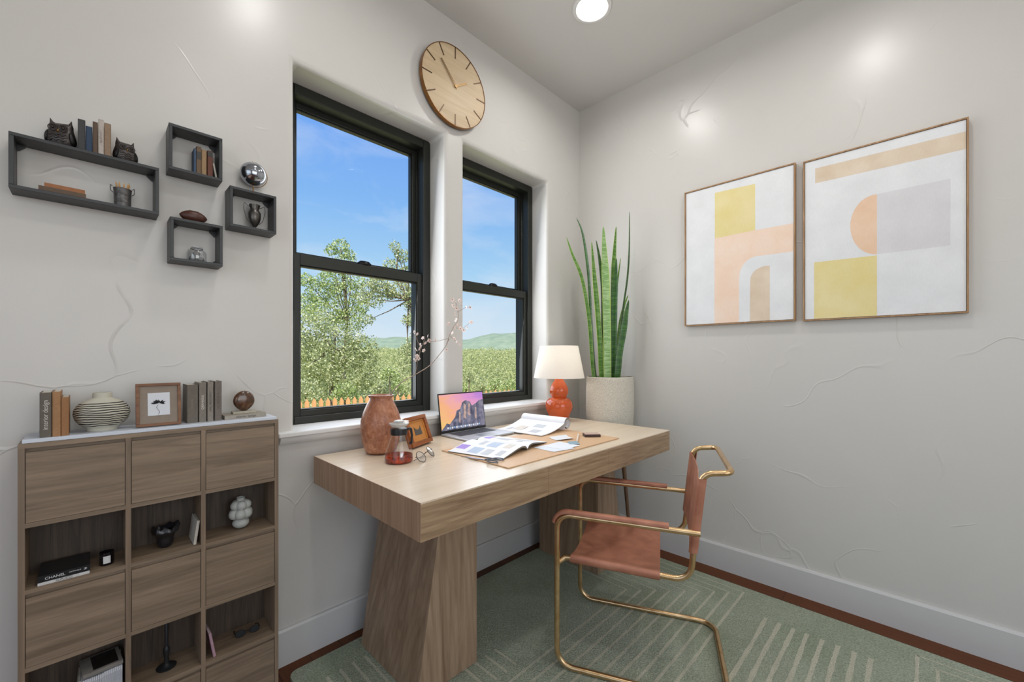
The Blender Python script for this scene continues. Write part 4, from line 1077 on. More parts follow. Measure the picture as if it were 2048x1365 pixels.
# ---- in the cubbies
F2, F4 = .5633, .2103
book('white book with black spine lettering, lower of the stacked pair in the cubby', -2.4225, -2.3345, F2, F2+.0068, -.134, -.035, (205, 203, 200), 'flat books in the cubby', 'G.PUCCI', (30, 30, 32), .0072, flat=True, cat='book')
bk = book('black book with white spine lettering, upper of the stacked pair in the cubby', -2.4225, -2.3335, F2+.0071, F2+.0226, -.134, -.035, (20, 22, 24), 'flat books in the cubby', None, flat=True, rough=.35)
wm = plain('white_title', srgb(222, 222, 222), .5)
text('title', 'CHANEL', .0088, Matrix.Translation((-.016, -.0497, .0072)) @ FRONT, wm, bk, 1.0); text('subtitle', 'CATWALK', .0040, Matrix.Translation((.018, -.0497, .0085)) @ FRONT, wm, bk, 1.1)
emb = MB(); emb.M = Matrix.Translation((.036, -.0497, .0080)) @ Matrix.Rotation(R(90), 4, 'X')
for s in (-1, 1): emb.tube([(s*.0012+.0019*math.cos(R(a_)), .0019*math.sin(R(a_)), 0) for a_ in (range(40, 321, 28) if s > 0 else range(220, 501, 28))], .00035, 5)
part('emblem', emb, wm, bk)
def candle():
    p = Zp(213, 1129, F2)
    r = thing('candle', 'small black jar candle with white label in the left cubby', 'candle', (-2.3025, -.098, F2))
    part('jar', MB().lathe([(.0004, 0), (.0138, 0), (.0148, .002), (.0148, .033), (.0135, .033), (.0132, .024), (.0004, .024)], seg=36), plain('black_glass', srgb(14, 14, 16), .12), r)
    vv = []; n = 8
    for i in range(n+1):
        a = R(-118+ (56)*i/n - 0); vv += [(.01495*math.cos(a), .01495*math.sin(a), .006), (.01495*math.cos(a), .01495*math.sin(a), .025)]
    lb = MB().add(vv, [(2*i, 2*i+2, 2*i+3, 2*i+1) for i in range(n)])
    part('label', lb, plain('white_label', srgb(215, 214, 212), .6, var=.02), r, smooth=0)
    part('wick', MB().tube([(0, 0, .024), (0, 0, .029)], .0006, 6), plain('wick', srgb(60, 50, 40), .9), r)
candle()
def black_bowl():
    m = MB(); seg = 40; vv = []; prof = [(.012, 0), (.017, .006), (.0195, .016), (.0200, .026), (.0235, .038), (.031, .043), (.033, .050), (.027, .060)]
    inner = [(.022, .056), (.018, .045), (.016, .02), (.0005, .008)]
    P_ = [(.0005, 0)]+prof+inner
    for i, (r_, z) in enumerate(P_):
        for k in range(seg):
            a = 2*PI*k/seg; f = 0 if z < .036 else (z-.036)/.022
            rr = r_*(1+f*.10*math.sin(5*a+.6)+f*.06*math.sin(8*a)); zz = z+f*.004*math.sin(2*a+1)+f*.003*math.sin(7*a)
            vv.append((rr*math.cos(a), rr*math.sin(a), zz))
    m.add(vv, [(i*seg+k, i*seg+(k+1) % seg, (i+1)*seg+(k+1) % seg, (i+1)*seg+k) for i in range(len(P_)-1) for k in range(seg)])
    return m
solo('fluted_bowl', black_bowl(), plain('black_ceramic', srgb(26, 25, 30), .3, coat=.2), 'black ruffled rim pot in the middle cubby', 'pot', (-2.180, -.078, F2+.0002), smooth=60)
book('cream slim book leaning against the middle cubby side', -2.1215, -2.1145, F2+.0012, F2+.070, -.130, -.045, (188, 182, 170), 'slim books leaning in the cubbies', lean=R(7.5), pages=(206, 202, 192))
book('pink slim book leaning in the lower right cubby', -2.0735, -2.0665, F4+.0013, F4+.078, -.132, -.06, (176, 140, 152), 'slim books leaning in the cubbies', lean=R(-9), pages=(206, 196, 198))
def bubble():
    m = MB(); c = plain('matte_white_ceramic', srgb(176, 178, 172), .75, var=.03)
    r = thing('bubble_vase', 'white vase made of bulging spheres in the right cubby', 'vase', (-1.9915, -.080, F2+.0002))
    m.sphere((0, 0, .018), .0235, .0235, .018, 28, 14)
    for k in range(6): a = R(60*k+15); m.sphere((.0185*math.cos(a), .0185*math.sin(a), .048), .0165, seg=20, rings=12)
    for k in range(5): a = R(72*k+50); m.sphere((.0150*math.cos(a), .0150*math.sin(a), .075), .0150, seg=20, rings=12)
    m.sphere((0, 0, .048), .02, .02, .04, 20, 12)
    part('body', m, c, r, smooth=80)
    part('neck', MB().lathe([(.012, .078), (.0105, .085), (.011, .097), (.0125, .099), (.0105, .099), (.009, .088), (.009, .080)], seg=28), c, r)
bubble()
def candlestick():
    r = thing('candle_holder', 'black slender candlestick with wide round foot in the lower middle cubby', 'candle holder', (-2.1775, -.080, F4+.0002))
    part('holder', MB().lathe([(.0005, 0), (.023, 0), (.0235, .003), (.012, .006), (.0065, .012), (.0055, .030), (.0075, .046), (.0075, .056), (.0050, .060), (.0045, .062)], seg=32), plain('iron', srgb(26, 28, 30), .5), r)
    part('candle', MB().lathe([(.0045, .058), (.0045, .125), (.002, .131), (.0004, .137)], seg=20), plain('black_wax', srgb(36, 38, 42), .45), r, label='black taper candle')
candlestick()
def shades():
    r = thing('sunglasses', 'black sunglasses lying in the lower right cubby', 'sunglasses', (-1.9735, -.084, F4), R(-4))
    bk_ = plain('black_acetate', srgb(14, 14, 16), .5, spec=.2)
    for s in (-1, 1):
        m = MB(); m.M = Matrix.Translation((s*.0195, 0, .0105)) @ Matrix.Rotation(R(70), 4, 'X')
        m.lathe([(.0005, -.001), (.0135, -.001), (.0145, .0), (.0135, .0012), (.0005, .0014)], seg=28, sy=.72)
        part('lens', m, bk_, r)
        part('temple', MB().tube([(s*.034, 0, .013), (s*.034, .025, .011), (s*.030, .044, .002)], .0014, 8), bk_, r)
    part('bridge', MB().tube([(-.008, 0, .013), (0, -.001, .0145), (.008, 0, .013)], .0015, 8), bk_, r)
shades()
# the row of magazines in the lower left cubby
mg0 = None; rnd = random.Random(5)
x = -2.351; i = 0
while x < -2.2745:
    wd = .0036
    hgt = .0805 if x < -2.312 else .0835
    if mg0 is None:
        mg0 = thing('thin_magazine', 'white spined magazine standing in the packed row of the lower left cubby', 'magazine', (x+wd/2, -.130, F4), 0, 'row of white magazines in the cubby')
        part('cover', MB().box(-wd/2+.0001, wd/2-.0001, 0, .088, 0, .0800), plain('magazine_cover', srgb(206, 208, 212), .5, var=.08, vscale=400), mg0, smooth=0)
        part('spine_print', MB().box(-wd/2+.0009, wd/2-.0009, -.00015, 0, .02, .07), plain('spine_print', srgb(170, 174, 180), .6, var=.3, vscale=500), mg0, smooth=0)
    else:
        d = dup(mg0, (x+wd/2, -.130+rnd.uniform(-.001, .001), F4)); d.scale.z = hgt/.0805*(1+rnd.uniform(-.008, .008))
    x += wd+.0003; i += 1
gb = thing('flat_book', 'grey book with a dark cover picture lying on the row of magazines', 'book', (-2.313, -.086, F4+.0851), R(5), 'flat books on the cabinet')
part('cover', MB().box(-.038, .038, -.044, .040, 0, .0095), plain('grey_cover', srgb(126, 121, 114), .6), gb, bevel=.0006)
part('cover_picture', MB().box(-.018, .030, -.036, .034, .0095, .0099), plain('dark_picture', srgb(26, 24, 22), .4, var=.4, vscale=80), gb, smooth=0, label='dark cover photograph')
gb['group'] = 'flat books in the cubby'
book('pale grey book leaning left of the magazine row', -2.3615, -2.3560, F4+.0006, F4+.081, -.125, -.05, (150, 148, 144), 'slim books leaning in the cubbies', lean=R(4))

# ------------------------------------------------------------------ black box shelves on the wall
m_shelf = plain('black_shelf', srgb(47, 49, 51), .42, var=.08, vscale=120, bump=.1)
YF = -.07
def boxshelf(label, x0, x1, z0, z1, g=.017):
    r = thing('wall_shelf', label, 'wall shelf', ((x0+x1)/2, 0, z0), group='black open box shelves')
    t = .0085; m = MB().box(x0, x1, YF, -.001, z0, z0+t).box(x0, x1, YF, -.001, z1-t, z1).box(x0, x0+t, YF, -.001, z0+t, z1-t).box(x1-t, x1, YF, -.001, z0+t, z1-t)
    part('frame', m, m_shelf, r, world=True, bevel=.0008)
    for sx_, sz in ((0, 0), (1, 0), (1, 1), (0, 1)):
        X = x1-t if sx_ else x0+t; Z_ = z1-t if sz else z0+t; dx = -g if sx_ else g; dz = -g if sz else g
        part('corner_bracket', MB().prism([(X, Z_), (X+dx, Z_), (X+dx*.9, Z_+dz*.25), (X+dx*.25, Z_+dz*.9), (X, Z_+dz)], -.010, -.002, 'y'), m_shelf, r, world=True, smooth=0)
    return z0+t
fa = boxshelf('long black open box shelf carrying the two owls', -2.473, -2.193, 1.531, 1.668, .015)
fb = boxshelf('small black box shelf with a row of old books, highest of the group', -2.171, -2.039, 1.675, 1.811)
fc = boxshelf('small black box shelf holding the trophy cup, nearest the window', -2.019, -1.884, 1.540, 1.670)
fd = boxshelf('small black box shelf holding the glass jar, lowest of the group', -2.168, -2.038, 1.405, 1.534)

def owl(label, x, rz, sc):
    r = thing('owl_bookend', label, 'owl figurine', (x, -.036, 1.6682), rz, 'owl bookends on the long shelf')
    M = plain('dark_pewter', srgb(66, 60, 58), .38, .35, var=.35, vscale=160, bump=.5); D = plain('dark_pewter_deep', srgb(26, 24, 24), .4, .3)
    rows = [(0, .017, .013), (.003, .021, .016), (.015, .0258, .0195), (.028, .0262, .0195), (.040, .0235, .017), (.048, .0215, .0150), (.054, .0205, .0135), (.0575, .0195, .012), (.0585, .012, .007)]
    n = 32; vv = []; m = MB(); m.M = Matrix.Scale(sc, 4)
    for z, a, b in rows:
        for k in range(n):
            q = 2*PI*k/n; cs, sn = math.cos(q), math.sin(q); p_ = .75
            x_ = a*math.copysign(abs(cs)**p_, cs); y_ = b*math.copysign(abs(sn)**p_, sn)
            ear = max(0, abs(cs)-.80)/.20 if z > .05 else 0
            vv.append((x_*(1+.06*ear), y_, z+ear*.005*(1 if z > .056 else .5)-(.0030*(1-abs(cs)) if z > .056 else 0)))
    m.add(vv, [(i*n+k, i*n+(k+1) % n, (i+1)*n+(k+1) % n, (i+1)*n+k) for i in range(len(rows)-1) for k in range(n)]+[tuple(reversed(range(n))), tuple((len(rows)-1)*n+k for k in range(n))])
    for s in (-1, 1): m.tube([(s*.0150, -.001, .0535), (s*.0178, -.002, .0625), (s*.0200, -.003, .0715)], [.0052, .0034, .0004], 10)
    part('body', m, M, r, smooth=50)
    for s in (-1, 1):
        e = MB(); e.M = Matrix.Scale(sc, 4) @ Matrix.Translation((s*.0098, -.0172, .0440)) @ Matrix.Rotation(R(80), 4, 'X')
        for rr, tr in ((.0082, .0014), (.0050, .0011)): e.tube([(rr*math.cos(2*PI*k/20), rr*math.sin(2*PI*k/20), 0) for k in range(20)], tr, 6, closed=True)
        e.sphere((0, 0, .0006), .0027, seg=12, rings=8)
        part('eye', e, M, r)
        wv = MB(); wv.M = Matrix.Scale(sc, 4) @ Matrix.Translation((s*.0225, -.004, .024)) @ Matrix.Rotation(R(s*-8), 4, 'Y'); wv.sphere((0, 0, 0), .0058, .0135, .0175, 16, 10); part('wing', wv, D, r)
        ft = MB(); ft.M = Matrix.Scale(sc, 4)
        for k in range(3): ft.sphere((s*.009+(k-1)*.0036, -.0165, .0020), .0017, .004, .0020, 8, 6)
        part('foot', ft, D, r)
    bkm = MB(); bkm.M = Matrix.Scale(sc, 4); bkm.lathe([(.0001, 0), (.0026, .003), (.0022, .007), (.0002, .0095)], (0, -.0178, .032), 10)
    part('beak', bkm, plain('beak_brass', srgb(120, 92, 56), .35, .7), r)
    ch = MB(); ch.M = Matrix.Scale(sc, 4)
    for j in range(3): ch.tube([(u*.017, -.0197+.003*u*u-.0002*j, .012+.0065*j+.002*math.sin(u*9)) for u in [i_/8-1 for i_ in range(17)]], .0007, 5)
    part('breast_feathers', ch, D, r)
ox = (Yp(93, 290, -.04).x+Yp(152, 290, -.04).x)/2; owl('dark metal owl bookend, left of the upright books', ox, R(-20), 1.03)
ox = (Yp(226, 300, -.04).x+Yp(275, 300, -.04).x)/2; owl('dark metal owl bookend, right of the upright books', ox-.001, R(16), .93)
G3 = 'upright books between the owls'
ys = -.058
for a, b, ty, col, lab in ((155.5, 171, 239, (54, 53, 54), 'charcoal book beside the left owl'), (171.5, 185, 253, (30, 54, 82), 'short navy blue book between the owls'), (185.5, 196, 244, (86, 66, 50), 'dark brown book between the owls'),
                      (196.5, 208, 239, (176, 166, 158), 'off white book between the owls'), (208.5, 222.5, 247, (136, 112, 90), 'tan book beside the right owl')):
    xa, xb = Yp(a, 280, ys).x, Yp(b, 280, ys).x; book(lab, xa, xb-.0003, 1.6683, Yp((a+b)/2, ty, ys).z, ys, -.012, col, G3, pages=(200, 190, 170), title='RELATIVITY' if col[0] == 176 else None, tcol=(110, 96, 90), tsize=.0062)
G4 = 'old books in the small top shelf'
ys = -.050; z_ = fb+.0003
for a, b, ty, col, lab in ((388, 392.5, 297, (62, 82, 108), 'thin blue book in the small top shelf'), (393, 403, 293.5, (104, 82, 58), 'worn brown book with dark spine patches'), (403.5, 413.5, 300, (150, 122, 86), 'tan book in the small top shelf'), (415, 426, 302, (100, 54, 36), 'reddish brown book in the small top shelf')):
    xa, xb = Yp(a, 330, ys).x, Yp(b, 330, ys).x; zt = Yp((a+b)/2, ty, ys).z
    o = book(lab, xa, xb-.0003, z_, zt, ys, -.008, col, G4, pages=(200, 188, 160))
    if col[0] in (104, 100):
        hh = zt-z_; w2 = (xb-xa)/2-.0006
        for f0, f1 in ((.55, .82),) if col[0] == 104 else ((.78, .97),): part('spine_patch', MB().box(-w2, w2, ys-(ys-.008)/2-.0003, ys-(ys-.008)/2+.0005, hh*f0, hh*f1), plain('dark_leather_label', srgb(52, 50, 46), .5), o, smooth=0)
book('thin off white book leaning at the shelf side', Yp(432, 345, -.05).x, Yp(435.5, 345, -.05).x, z_+.0008, z_+.050, -.05, -.012, (190, 184, 172), G4, lean=R(-10), pages=(210, 204, 190))
# two lying books inside the long shelf
z_ = fa+.0003; xa, xb = Yp(77, 380, -.055).x, Yp(172, 380, -.055).x
book('dark tan old book lying at the bottom of the long shelf', xa, xb, z_, z_+.0130, -.060, -.012, (92, 72, 54), 'old books lying in the long shelf', flat=True, pages=(168, 140, 100))
xa, xb = Yp(89, 370, -.052).x, Yp(170, 370, -.052).x
book('orange brown book lying on the dark tan book', xa, xb, z_+.0133, z_+.0233, -.058, -.014, (150, 96, 56), 'old books lying in the long shelf', flat=True, pages=(176, 146, 104))
# bucket with pencils
def bucket():
    xc = (Yp(228, 390, -.036).x+Yp(262, 390, -.036).x)/2
    r = thing('metal_bucket', 'grey metal bucket full of pencils in the long shelf', 'bucket', (xc, -.036, fa+.0002))
    bm_ = plain('zinc', srgb(96, 94, 93), .45, .6, var=.3, vscale=140, bump=.3)
    m = MB(); m.M = Matrix.Diagonal((1, 1, 1.3, 1)); m.lathe([(.0004, 0), (.0165, 0), (.0170, .001), (.0178, .010), (.0184, .011), (.0179, .012), (.0184, .027), (.0190, .028), (.0185, .029), (.0195, .040), (.0202, .041), (.0190, .041), (.0175, .003), (.0004, .003)], seg=36)
    part('pail', m, bm_, r)
    for s in (-1, 1): part('handle', MB().tube(fillet([(s*.019, 0, .040), (s*.0245, 0, .045), (s*.0250, 0, .062), (s*.021, 0, .057)], .004, 4), .0010, 8), bm_, r)
    w1 = plain('pencil_yellow', srgb(196, 148, 92), .5, var=.15); w2_ = plain('pencil_point', srgb(208, 176, 134), .6); w3 = plain('lead', srgb(50, 46, 44), .5); rn = random.Random(2)
    first = None
    names = ['pencil at the left of the bucket', 'pencil leaning left in the bucket', 'tall pencil in the bucket', 'pencil in the middle of the bucket', 'pencil leaning forward in the bucket', 'pencil beside the tallest in the bucket', 'short pencil in the bucket', 'pencil leaning right in the bucket', 'pencil at the right of the bucket']
    for i in range(9):
        a = 2*PI*i/9; rr = .0095; px_, py_ = xc+rr*math.cos(a), -.036+rr*math.sin(a); lx = math.cos(a)*.16; ly = math.sin(a)*.10
        zz = fa+.0045+rn.uniform(0, .005)
        if first is None:
            first = thing('pencil', 'light wooden pencil standing in the grey bucket', 'pencil', (px_-lx*.03, py_-ly*.03, zz), rot=(-ly, lx, 0), group='pencils in the bucket')
            part('barrel', MB().tube([(0, 0, 0), (0, 0, .060)], .0016, 6), w1, first)
            part('point', MB().tube([(0, 0, .060), (0, 0, .0645)], [.0016, .0005], 6), w2_, first)
            part('lead', MB().tube([(0, 0, .0645), (0, 0, .0660)], [.0005, .0001], 5), w3, first)
        else: dup(first, (px_-lx*.03, py_-ly*.03, zz), (-ly, lx, 0))
bucket()
# globe on a stand
def globe():
    yb = -.036; xa, xb = Yp(481, 350, yb).x, Yp(531, 350, yb).x; xc = (xa+xb)/2; rad = (xb-xa)/2*1.06; zc = (Yp(507, 326, yb).z+Yp(512, 376, yb).z)/2+.002
    zb = 1.6702
    r = thing('desk_globe', 'polished silver globe in a thin brass ring above the trophy shelf', 'globe', (xc, yb, zb))
    part('ball', MB().sphere((0, 0, zc-zb), rad, seg=40, rings=24), plain('polished_steel', srgb(170, 175, 184), .14, 1.0, var=.08, vscale=20), r, label='mirror silver ball')
    br = plain('antique_brass', srgb(150, 118, 78), .3, .9)
    ring = []; rr = rad+.0032
    for k in range(25): a = R(-105+200*k/24); ring.append((rr*math.cos(a), .0, zc-zb+rr*math.sin(a)))
    part('meridian_ring', MB().tube(ring, .0011, 8), br, r)
    part('stem', MB().lathe([(.0004, 0), (.012, 0), (.0125, .0015), (.004, .003), (.0022, .005), (.0022, zc-zb-rr+.001), (.0004, zc-zb-rr+.001)], seg=24), br, r)
globe()
def football():
    xa, xb = Yp(358, 435, -.038).x, Yp(415, 435, -.038).x; xc = (xa+xb)/2; L = (xb-xa)/2; rr = .0190
    r = thing('football', 'small dark brown leather football on the lowest box shelf', 'football', (xc, -.038, 1.5342), R(4))
    n = 26; prof = [(max(.0003, rr*(1-(abs(i/n*2-1))**2.1)**.72), L*(i/n*2-1)) for i in range(n+1)]
    m = MB(); m.M = Matrix.Translation((0, 0, rr)) @ Matrix.Rotation(R(90), 4, 'Y'); m.lathe(prof, seg=36)
    part('ball', m, plain('ball_leather', srgb(74, 40, 30), .4, var=.15, vscale=200, bump=.3), r)
    la = MB(); la.tube([(u*.012, -.007, rr*1.89) for u in (-1, 0, 1)], .0006, 5)
    for k in range(5): la.tube([(-.009+k*.0045, -.0095, rr*1.80), (-.009+k*.0045, -.0045, rr*1.96)], .0005, 5)
    part('laces', la, plain('lace', srgb(120, 92, 74), .7), r)
football()
def trophy():
    xc = (Yp(494, 430, -.036).x+Yp(524, 430, -.036).x)/2; zb = fc+.0002
    r = thing('trophy', 'tarnished two handled trophy cup in the box shelf nearest the window', 'trophy', (xc, -.036, zb))
    pw = plain('tarnished_pewter', srgb(92, 88, 84), .35, .75, var=.4, vscale=70, bump=.3)
    sc = .0000+1
    m = MB().lathe([(.0004, 0), (.0085, 0), (.0085, .0018), (.0035, .004), (.0028, .007), (.006, .011), (.0115, .019), (.0145, .029), (.0150, .040), (.0140, .044), (.0105, .048), (.0098, .052), (.0130, .060), (.0133, .062), (.0118, .062), (.0085, .052), (.0004, .05)], seg=40)
    part('cup', m, pw, r); r.scale = (1.25, 1.25, 1.38)
    for s in (-1, 1):
        h = fillet([(s*.010, 0, .055), (s*.016, 0, .0575), (s*.0245, 0, .0655), (s*.0255, 0, .048), (s*.0190, 0, .024), (s*.010, 0, .0155)], [0, .003, .003, .02, .02, 0], 6)
        part('handle', MB().tube(h, .0007, 8), pw, r)
trophy()
def jar():
    xc = (Yp(371, 500, -.036).x+Yp(415, 500, -.036).x)/2; zb = fd+.0002
    r = thing('glass_jar', 'clear glass jar with three grey balls in the lowest box shelf', 'jar', (xc, -.036, zb)); r.scale = (1.12, 1.12, 1.12)
    part('jar_glass', MB().lathe([(.0004, 0), (.0205, 0), (.0225, .003), (.0225, .026), (.019, .032), (.0135, .035), (.0130, .037), (.0145, .039), (.0145, .0405), (.0125, .0405)], seg=40), glassy('jar_glass', (.95, .96, .97), 1, .12, 4.0), r)
    lid = MB().tube([(.0138*math.cos(2*PI*k/28), .0138*math.sin(2*PI*k/28), .0365) for k in range(28)], .0009, 6, closed=True)
    part('wire_clip', lid, plain('wire', srgb(80, 80, 84), .3, .9), r)
    bm_ = plain('grey_ball', srgb(118, 118, 118), .6, var=.2, vscale=200, bump=.3)
    for i, (x_, y_, z_) in enumerate(((-.0108, -.002, .0107), (.0108, .001, .0107), (-.001, -.001, .0268))):
        solo('ball', MB().sphere((0, 0, 0), .0092, seg=20, rings=12), bm_, 'grey round ball inside the glass jar, ' + ('lower left', 'lower right', 'resting on top of the other two')[i], 'ball', (xc+x_, -.036+y_, zb+z_-.0012), group='balls in the jar')
jar()

# ------------------------------------------------------------------ outdoors
def polar(az, d): return CAM.x+d*math.cos(az), CAM.y+d*math.sin(az)
def ground():
    m = MB(); az = [R(20+5*i) for i in range(16)]; ds = [3.2, 6, 10, 15, 22, 40, 70, 120, 200, 300, 420]
    vv = []
    for d in ds:
        for a in az:
            x, y = polar(a, d); z = -1.0 if d < 16 else -1.0-1.2*min(1, (d-16)/20)+max(0, d-36)*.030
            vv.append((x, max(y, .28), z))
    n = len(az); m.add(vv, [(i*n+k, i*n+k+1, (i+1)*n+k+1, (i+1)*n+k) for i in range(len(ds)-1) for k in range(n-1)])
    M = Mat('dry_grass'); f = M.noise(M.coord(), .8, 6, .4); M.l(M.ramp(f, [(.35, srgb(132, 140, 92)), (.65, srgb(172, 172, 122))]), M.b.inputs['Base Color']); M.b.inputs['Roughness'].default_value = .95
    g = struct('ground', m, M.m, smooth=80)
    # far ridge
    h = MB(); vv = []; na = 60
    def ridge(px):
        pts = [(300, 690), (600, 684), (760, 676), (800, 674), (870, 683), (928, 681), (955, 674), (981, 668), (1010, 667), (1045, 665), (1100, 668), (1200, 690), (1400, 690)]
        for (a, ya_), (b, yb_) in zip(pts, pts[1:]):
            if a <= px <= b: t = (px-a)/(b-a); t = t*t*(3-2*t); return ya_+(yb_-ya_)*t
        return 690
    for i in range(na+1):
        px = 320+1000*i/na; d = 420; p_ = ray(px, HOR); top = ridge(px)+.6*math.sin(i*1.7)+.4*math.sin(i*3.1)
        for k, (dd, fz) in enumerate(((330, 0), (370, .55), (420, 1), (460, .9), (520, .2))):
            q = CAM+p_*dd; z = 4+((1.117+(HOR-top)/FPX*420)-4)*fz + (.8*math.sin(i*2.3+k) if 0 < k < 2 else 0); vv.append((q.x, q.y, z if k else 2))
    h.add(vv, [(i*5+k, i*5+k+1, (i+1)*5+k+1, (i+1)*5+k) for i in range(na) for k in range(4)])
    M = Mat('far_hill'); f = M.noise(M.coord(), .12, 6, .3); M.l(M.ramp(f, [(.35, srgb(112, 132, 110)), (.65, srgb(134, 148, 126))]), M.b.inputs['Base Color']); M.b.inputs['Roughness'].default_value = 1  # pale grey-green carries the distance haze in the hill's own colour
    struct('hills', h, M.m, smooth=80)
ground()

LEAF = attr_mat('leaf_green', [(0, srgb(96, 118, 56)), (.4, srgb(156, 176, 100)), (.75, srgb(198, 208, 146)), (1, srgb(226, 228, 190))], .5, .35)
LEAF2 = attr_mat('leaf_olive', [(0, srgb(116, 128, 76)), (.5, srgb(176, 184, 126)), (1, srgb(222, 224, 190))], .5, .35)
def leaf_mesh(name, cen, rad, count, size, mat, squash=.85, seed=1):
    rg = np.random.RandomState(seed); Pn = []
    tot = [int(c_) for c_ in count]
    for c_, r_, n_ in zip(cen, rad, tot):
        d = rg.normal(size=(n_, 3)); d /= np.linalg.norm(d, axis=1)[:, None]; rr = rg.uniform(.25, 1, n_)**.5
        lump = 1+.22*np.sin(d[:, 0]*5+c_[0]*3)*np.cos(d[:, 2]*6+c_[1]*2)
        Pn.append(np.array(c_)+d*(rr*lump)[:, None]*np.array([r_, r_, r_*squash]))
    P_ = np.concatenate(Pn); n = len(P_)
    a = rg.normal(size=(n, 3)); a /= np.linalg.norm(a, axis=1)[:, None]; b = rg.normal(size=(n, 3)); b -= a*(a*b).sum(1)[:, None]; b /= np.linalg.norm(b, axis=1)[:, None]
    sz = size if np.ndim(size) else np.full(n, size); sz = sz*rg.uniform(.6, 1.3, n)
    q = np.stack([P_-a*sz[:, None], P_+b*sz[:, None]*.5, P_+a*sz[:, None], P_-b*sz[:, None]*.5], 1).reshape(-1, 3)
    me = bpy.data.meshes.new(name); me.vertices.add(4*n); me.vertices.foreach_set('co', q.astype(np.float32).ravel())
    me.loops.add(4*n); me.loops.foreach_set('vertex_index', np.arange(4*n, dtype=np.int32)); me.polygons.add(n); me.polygons.foreach_set('loop_start', np.arange(0, 4*n, 4, dtype=np.int32))
    try: me.polygons.foreach_set('loop_total', np.full(n, 4, dtype=np.int32))
    except Exception: pass
    me.update(calc_edges=True); at = me.attributes.new('tone', 'FLOAT', 'POINT'); at.data.foreach_set('value', np.repeat(rg.uniform(0, 1, n), 4).astype(np.float32))
    me.materials.append(mat); return bpy.data.objects.new(name, me)
m_bark = wood('bark', srgb(86, 74, 62), srgb(136, 122, 106), 2, .3, rough=.9)
def tree(label, cl, d, leaf, dens, mat, trunk, seed, name='tree', cat='tree'):
    """cl: (column, row, radius) of each leafy mass as seen, at distance d with its own jitter in depth"""
    rn = random.Random(seed); k = d/FPX; cen = []; rad = []; cnt = []
    base_p = CAM+ray(trunk[0][0], HOR)*d
    r = thing(name, label, cat, (base_p.x, base_p.y, -1.0))
    for x, y, q in cl:
        off = rn.uniform(-1, 1)*q*k*.45; p_ = CAM+ray(x, y)*(d+off); cen.append((p_.x-base_p.x, p_.y-base_p.y, p_.z+1.0)); rad.append(q*k); cnt.append(dens*(q*k/leaf)**2)
    o = leaf_mesh('foliage', cen, rad, cnt, leaf, mat, seed=seed); link(o, r)
    m = MB(); pts = [CAM+ray(x, y)*d for x, y in trunk]; pts = [Vector((p_.x-base_p.x, p_.y-base_p.y, p_.z+1.0)) for p_ in pts]; pts[0].z = -.05
    nn = len(pts); th = .09 if cat == 'tree' else .03
    m.tube(pts, [th*(1-.75*i/(nn-1)) for i in range(nn)], 8)
    for c_ in cen:
        st = pts[min(nn-1, max(1, int(nn*.5)))]; m.tube([st, (Vector(c_)+st)/2+Vector((rn.uniform(-.1, .1), 0, rn.uniform(-.1, .1))), Vector(c_)], [th*.35, th*.22, th*.08], 5)
    part('trunk', m, m_bark, r)
tree('tall loose oak with a narrow top, left in the first window', [(680, 494, 20), (662, 502, 13), (700, 510, 12), (690, 525, 22), (668, 560, 34), (640, 585, 30), (612, 560, 18), (690, 590, 34), (716, 566, 16), (606, 610, 30), (650, 630, 40), (700, 640, 32), (724, 615, 16)],
     17.0, .048, 6.0, LEAF, [(690, 860), (688, 740), (694, 640), (686, 560), (682, 500)], 11)
tree('dense round leafy oak filling the lower left of the first window', [(625, 660, 48), (680, 690, 52), (720, 700, 38), (640, 720, 52), (700, 745, 46), (600, 740, 40), (738, 760, 28), (600, 690, 38), (660, 770, 40), (735, 722, 24)],
     13.4, .042, 5.6, LEAF2, [(665, 850), (662, 760), (668, 700), (672, 660)], 12)
tree('slender oak with an arching branch, right in the first window', [(790, 494, 14), (805, 512, 18), (782, 530, 16), (812, 545, 18), (760, 572, 24), (736, 578, 18), (800, 580, 24), (838, 590, 26), (780, 590, 14), (832, 640, 22), (842, 680, 26), (838, 720, 24), (816, 700, 20), (737, 640, 14), (818, 640, 17), (814, 735, 22), (748, 600, 22), (752, 566, 20), (776, 582, 15), (726, 595, 18), (822, 610, 18)],
     15.2, .042, 5.2, LEAF2, [(848, 850), (846, 740), (838, 660), (818, 600), (792, 560), (796, 500)], 13)
sh = [(612, 775, 24), (690, 782, 22), (760, 774, 13), (796, 770, 12), (838, 774, 12), (780, 745, 16), (938, 752, 12), (990, 768, 14), (965, 772, 12), (1018, 770, 14), (1044, 764, 16), (932, 775, 10)]
labs = ['pale green shrub behind the fence at the window edge', 'pale shrub behind the fence below the dense oak', 'shrub behind the fence in the gap between the oaks', 'shrub behind the fence right of the gap', 'shrub at the right edge of the first window', 'taller young shrub in the gap between the oaks',
        'darker shrub at the left edge of the second window', 'bright shrub in the middle of the second window', 'low shrub left of the fence in the second window', 'shrub above the fence tips in the second window', 'shrub at the right edge of the second window', 'low shrub at the lower left of the second window']
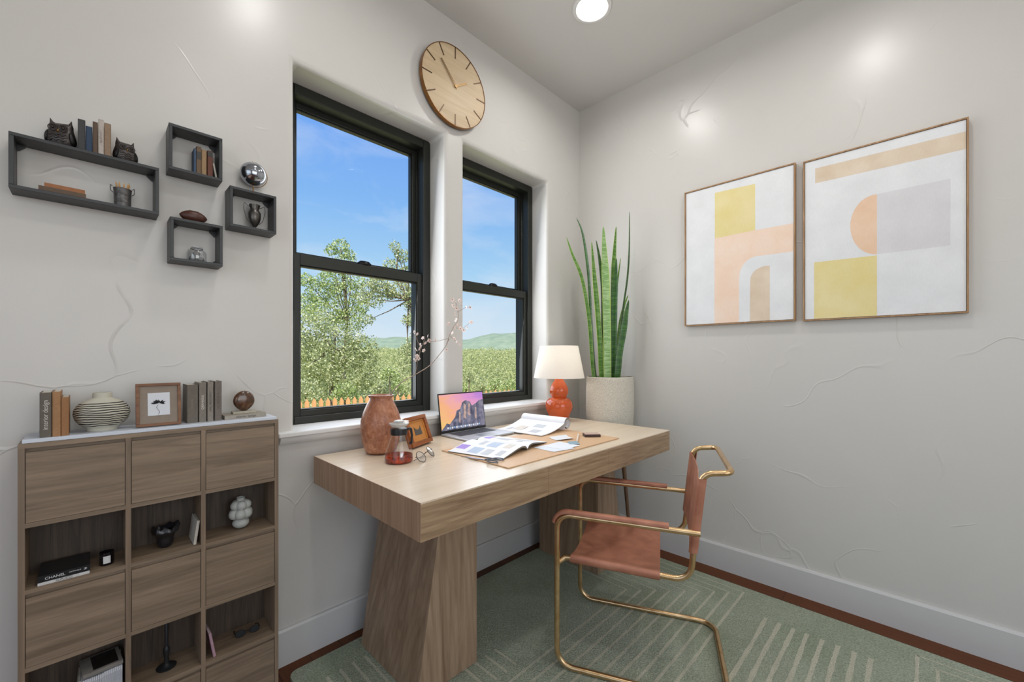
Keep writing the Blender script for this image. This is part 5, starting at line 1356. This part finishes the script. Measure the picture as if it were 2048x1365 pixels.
for i, (x, y, q) in enumerate(sh):
    tree(labs[i], [(x, y, q), (x-q*.6, y+q*.5, q*.8), (x+q*.6, y+q*.6, q*.8)], (10.5+(x-612)*.0045+(1.3 if i == 5 else 0) if x < 900 else 14.5+.5*(i % 3)), .032, 5.0, LEAF if i % 2 else LEAF2, [(x, 870), (x, y+10), (x, y)], 30+i, 'shrub', 'shrub')
# distant woodland
def woodland():
    rg = np.random.RandomState(4); cen = []; rad = []; cnt = []; sz = []
    for i in range(1300):
        d = 20*math.exp(rg.uniform(0, math.log(330/20))); az = R(rg.uniform(34, 84)); x, y = polar(az, d)
        top = -.45+(d-20)*.0255 if d > 20 else -.45
        r_ = .45+d*.0135*rg.uniform(.6, 1.4); cen.append((x, y, top-r_*.8+rg.uniform(-.25, .45)*r_)); rad.append(r_); cnt.append(170); sz += [r_*.115]*170
    o = leaf_mesh('woodland', cen, rad, cnt, np.array(sz), attr_mat('woodland_green', [(0, srgb(150, 160, 104)), (.5, srgb(182, 189, 132)), (1, srgb(212, 213, 166))], .7, .5), seed=9); link(o)
    tag(o, 'distant rolling woodland below the hills beyond the fence', 'woodland', kind='stuff')
woodland()
# picket fence
def fence():
    P0 = Vector((.60, 8.07, 0)); P1 = Vector((6.75, 6.37, 0)); d = P1-P0; L_ = d.length; ang = math.atan2(d.y, d.x)
    r = thing('picket_fence', 'orange brown wooden picket fence beyond the windows', 'fence', (P0.x, P0.y, -1.0), ang)
    wd = wood('cedar_picket', srgb(196, 140, 88), srgb(226, 172, 118), 2, .6, rough=.7)
    n = int(L_/.142); first = None
    for i in range(n):
        x = i*.142
        if first is None:
            first = part('picket', MB().prism([(-.045, .05), (.045, .05), (.045, 1.125), (.0, 1.205), (-.045, 1.125)], -.011, .011, 'y'), wd, r, smooth=0); first.location.x = x
        else:
            o = first.copy(); C.objects.link(o); o.parent = r; o.location.x = x; o.location.z = random.uniform(-.012, .012)
    for z in (.3, .9): part('rail', MB().box(-.05, L_, .012, .05, z, z+.09), wd, r, smooth=0)
    for k in range(4): part('post', MB().box(k*L_/3-.045, k*L_/3+.045, .05, .14, -.02, 1.1), wd, r, smooth=0)
fence()
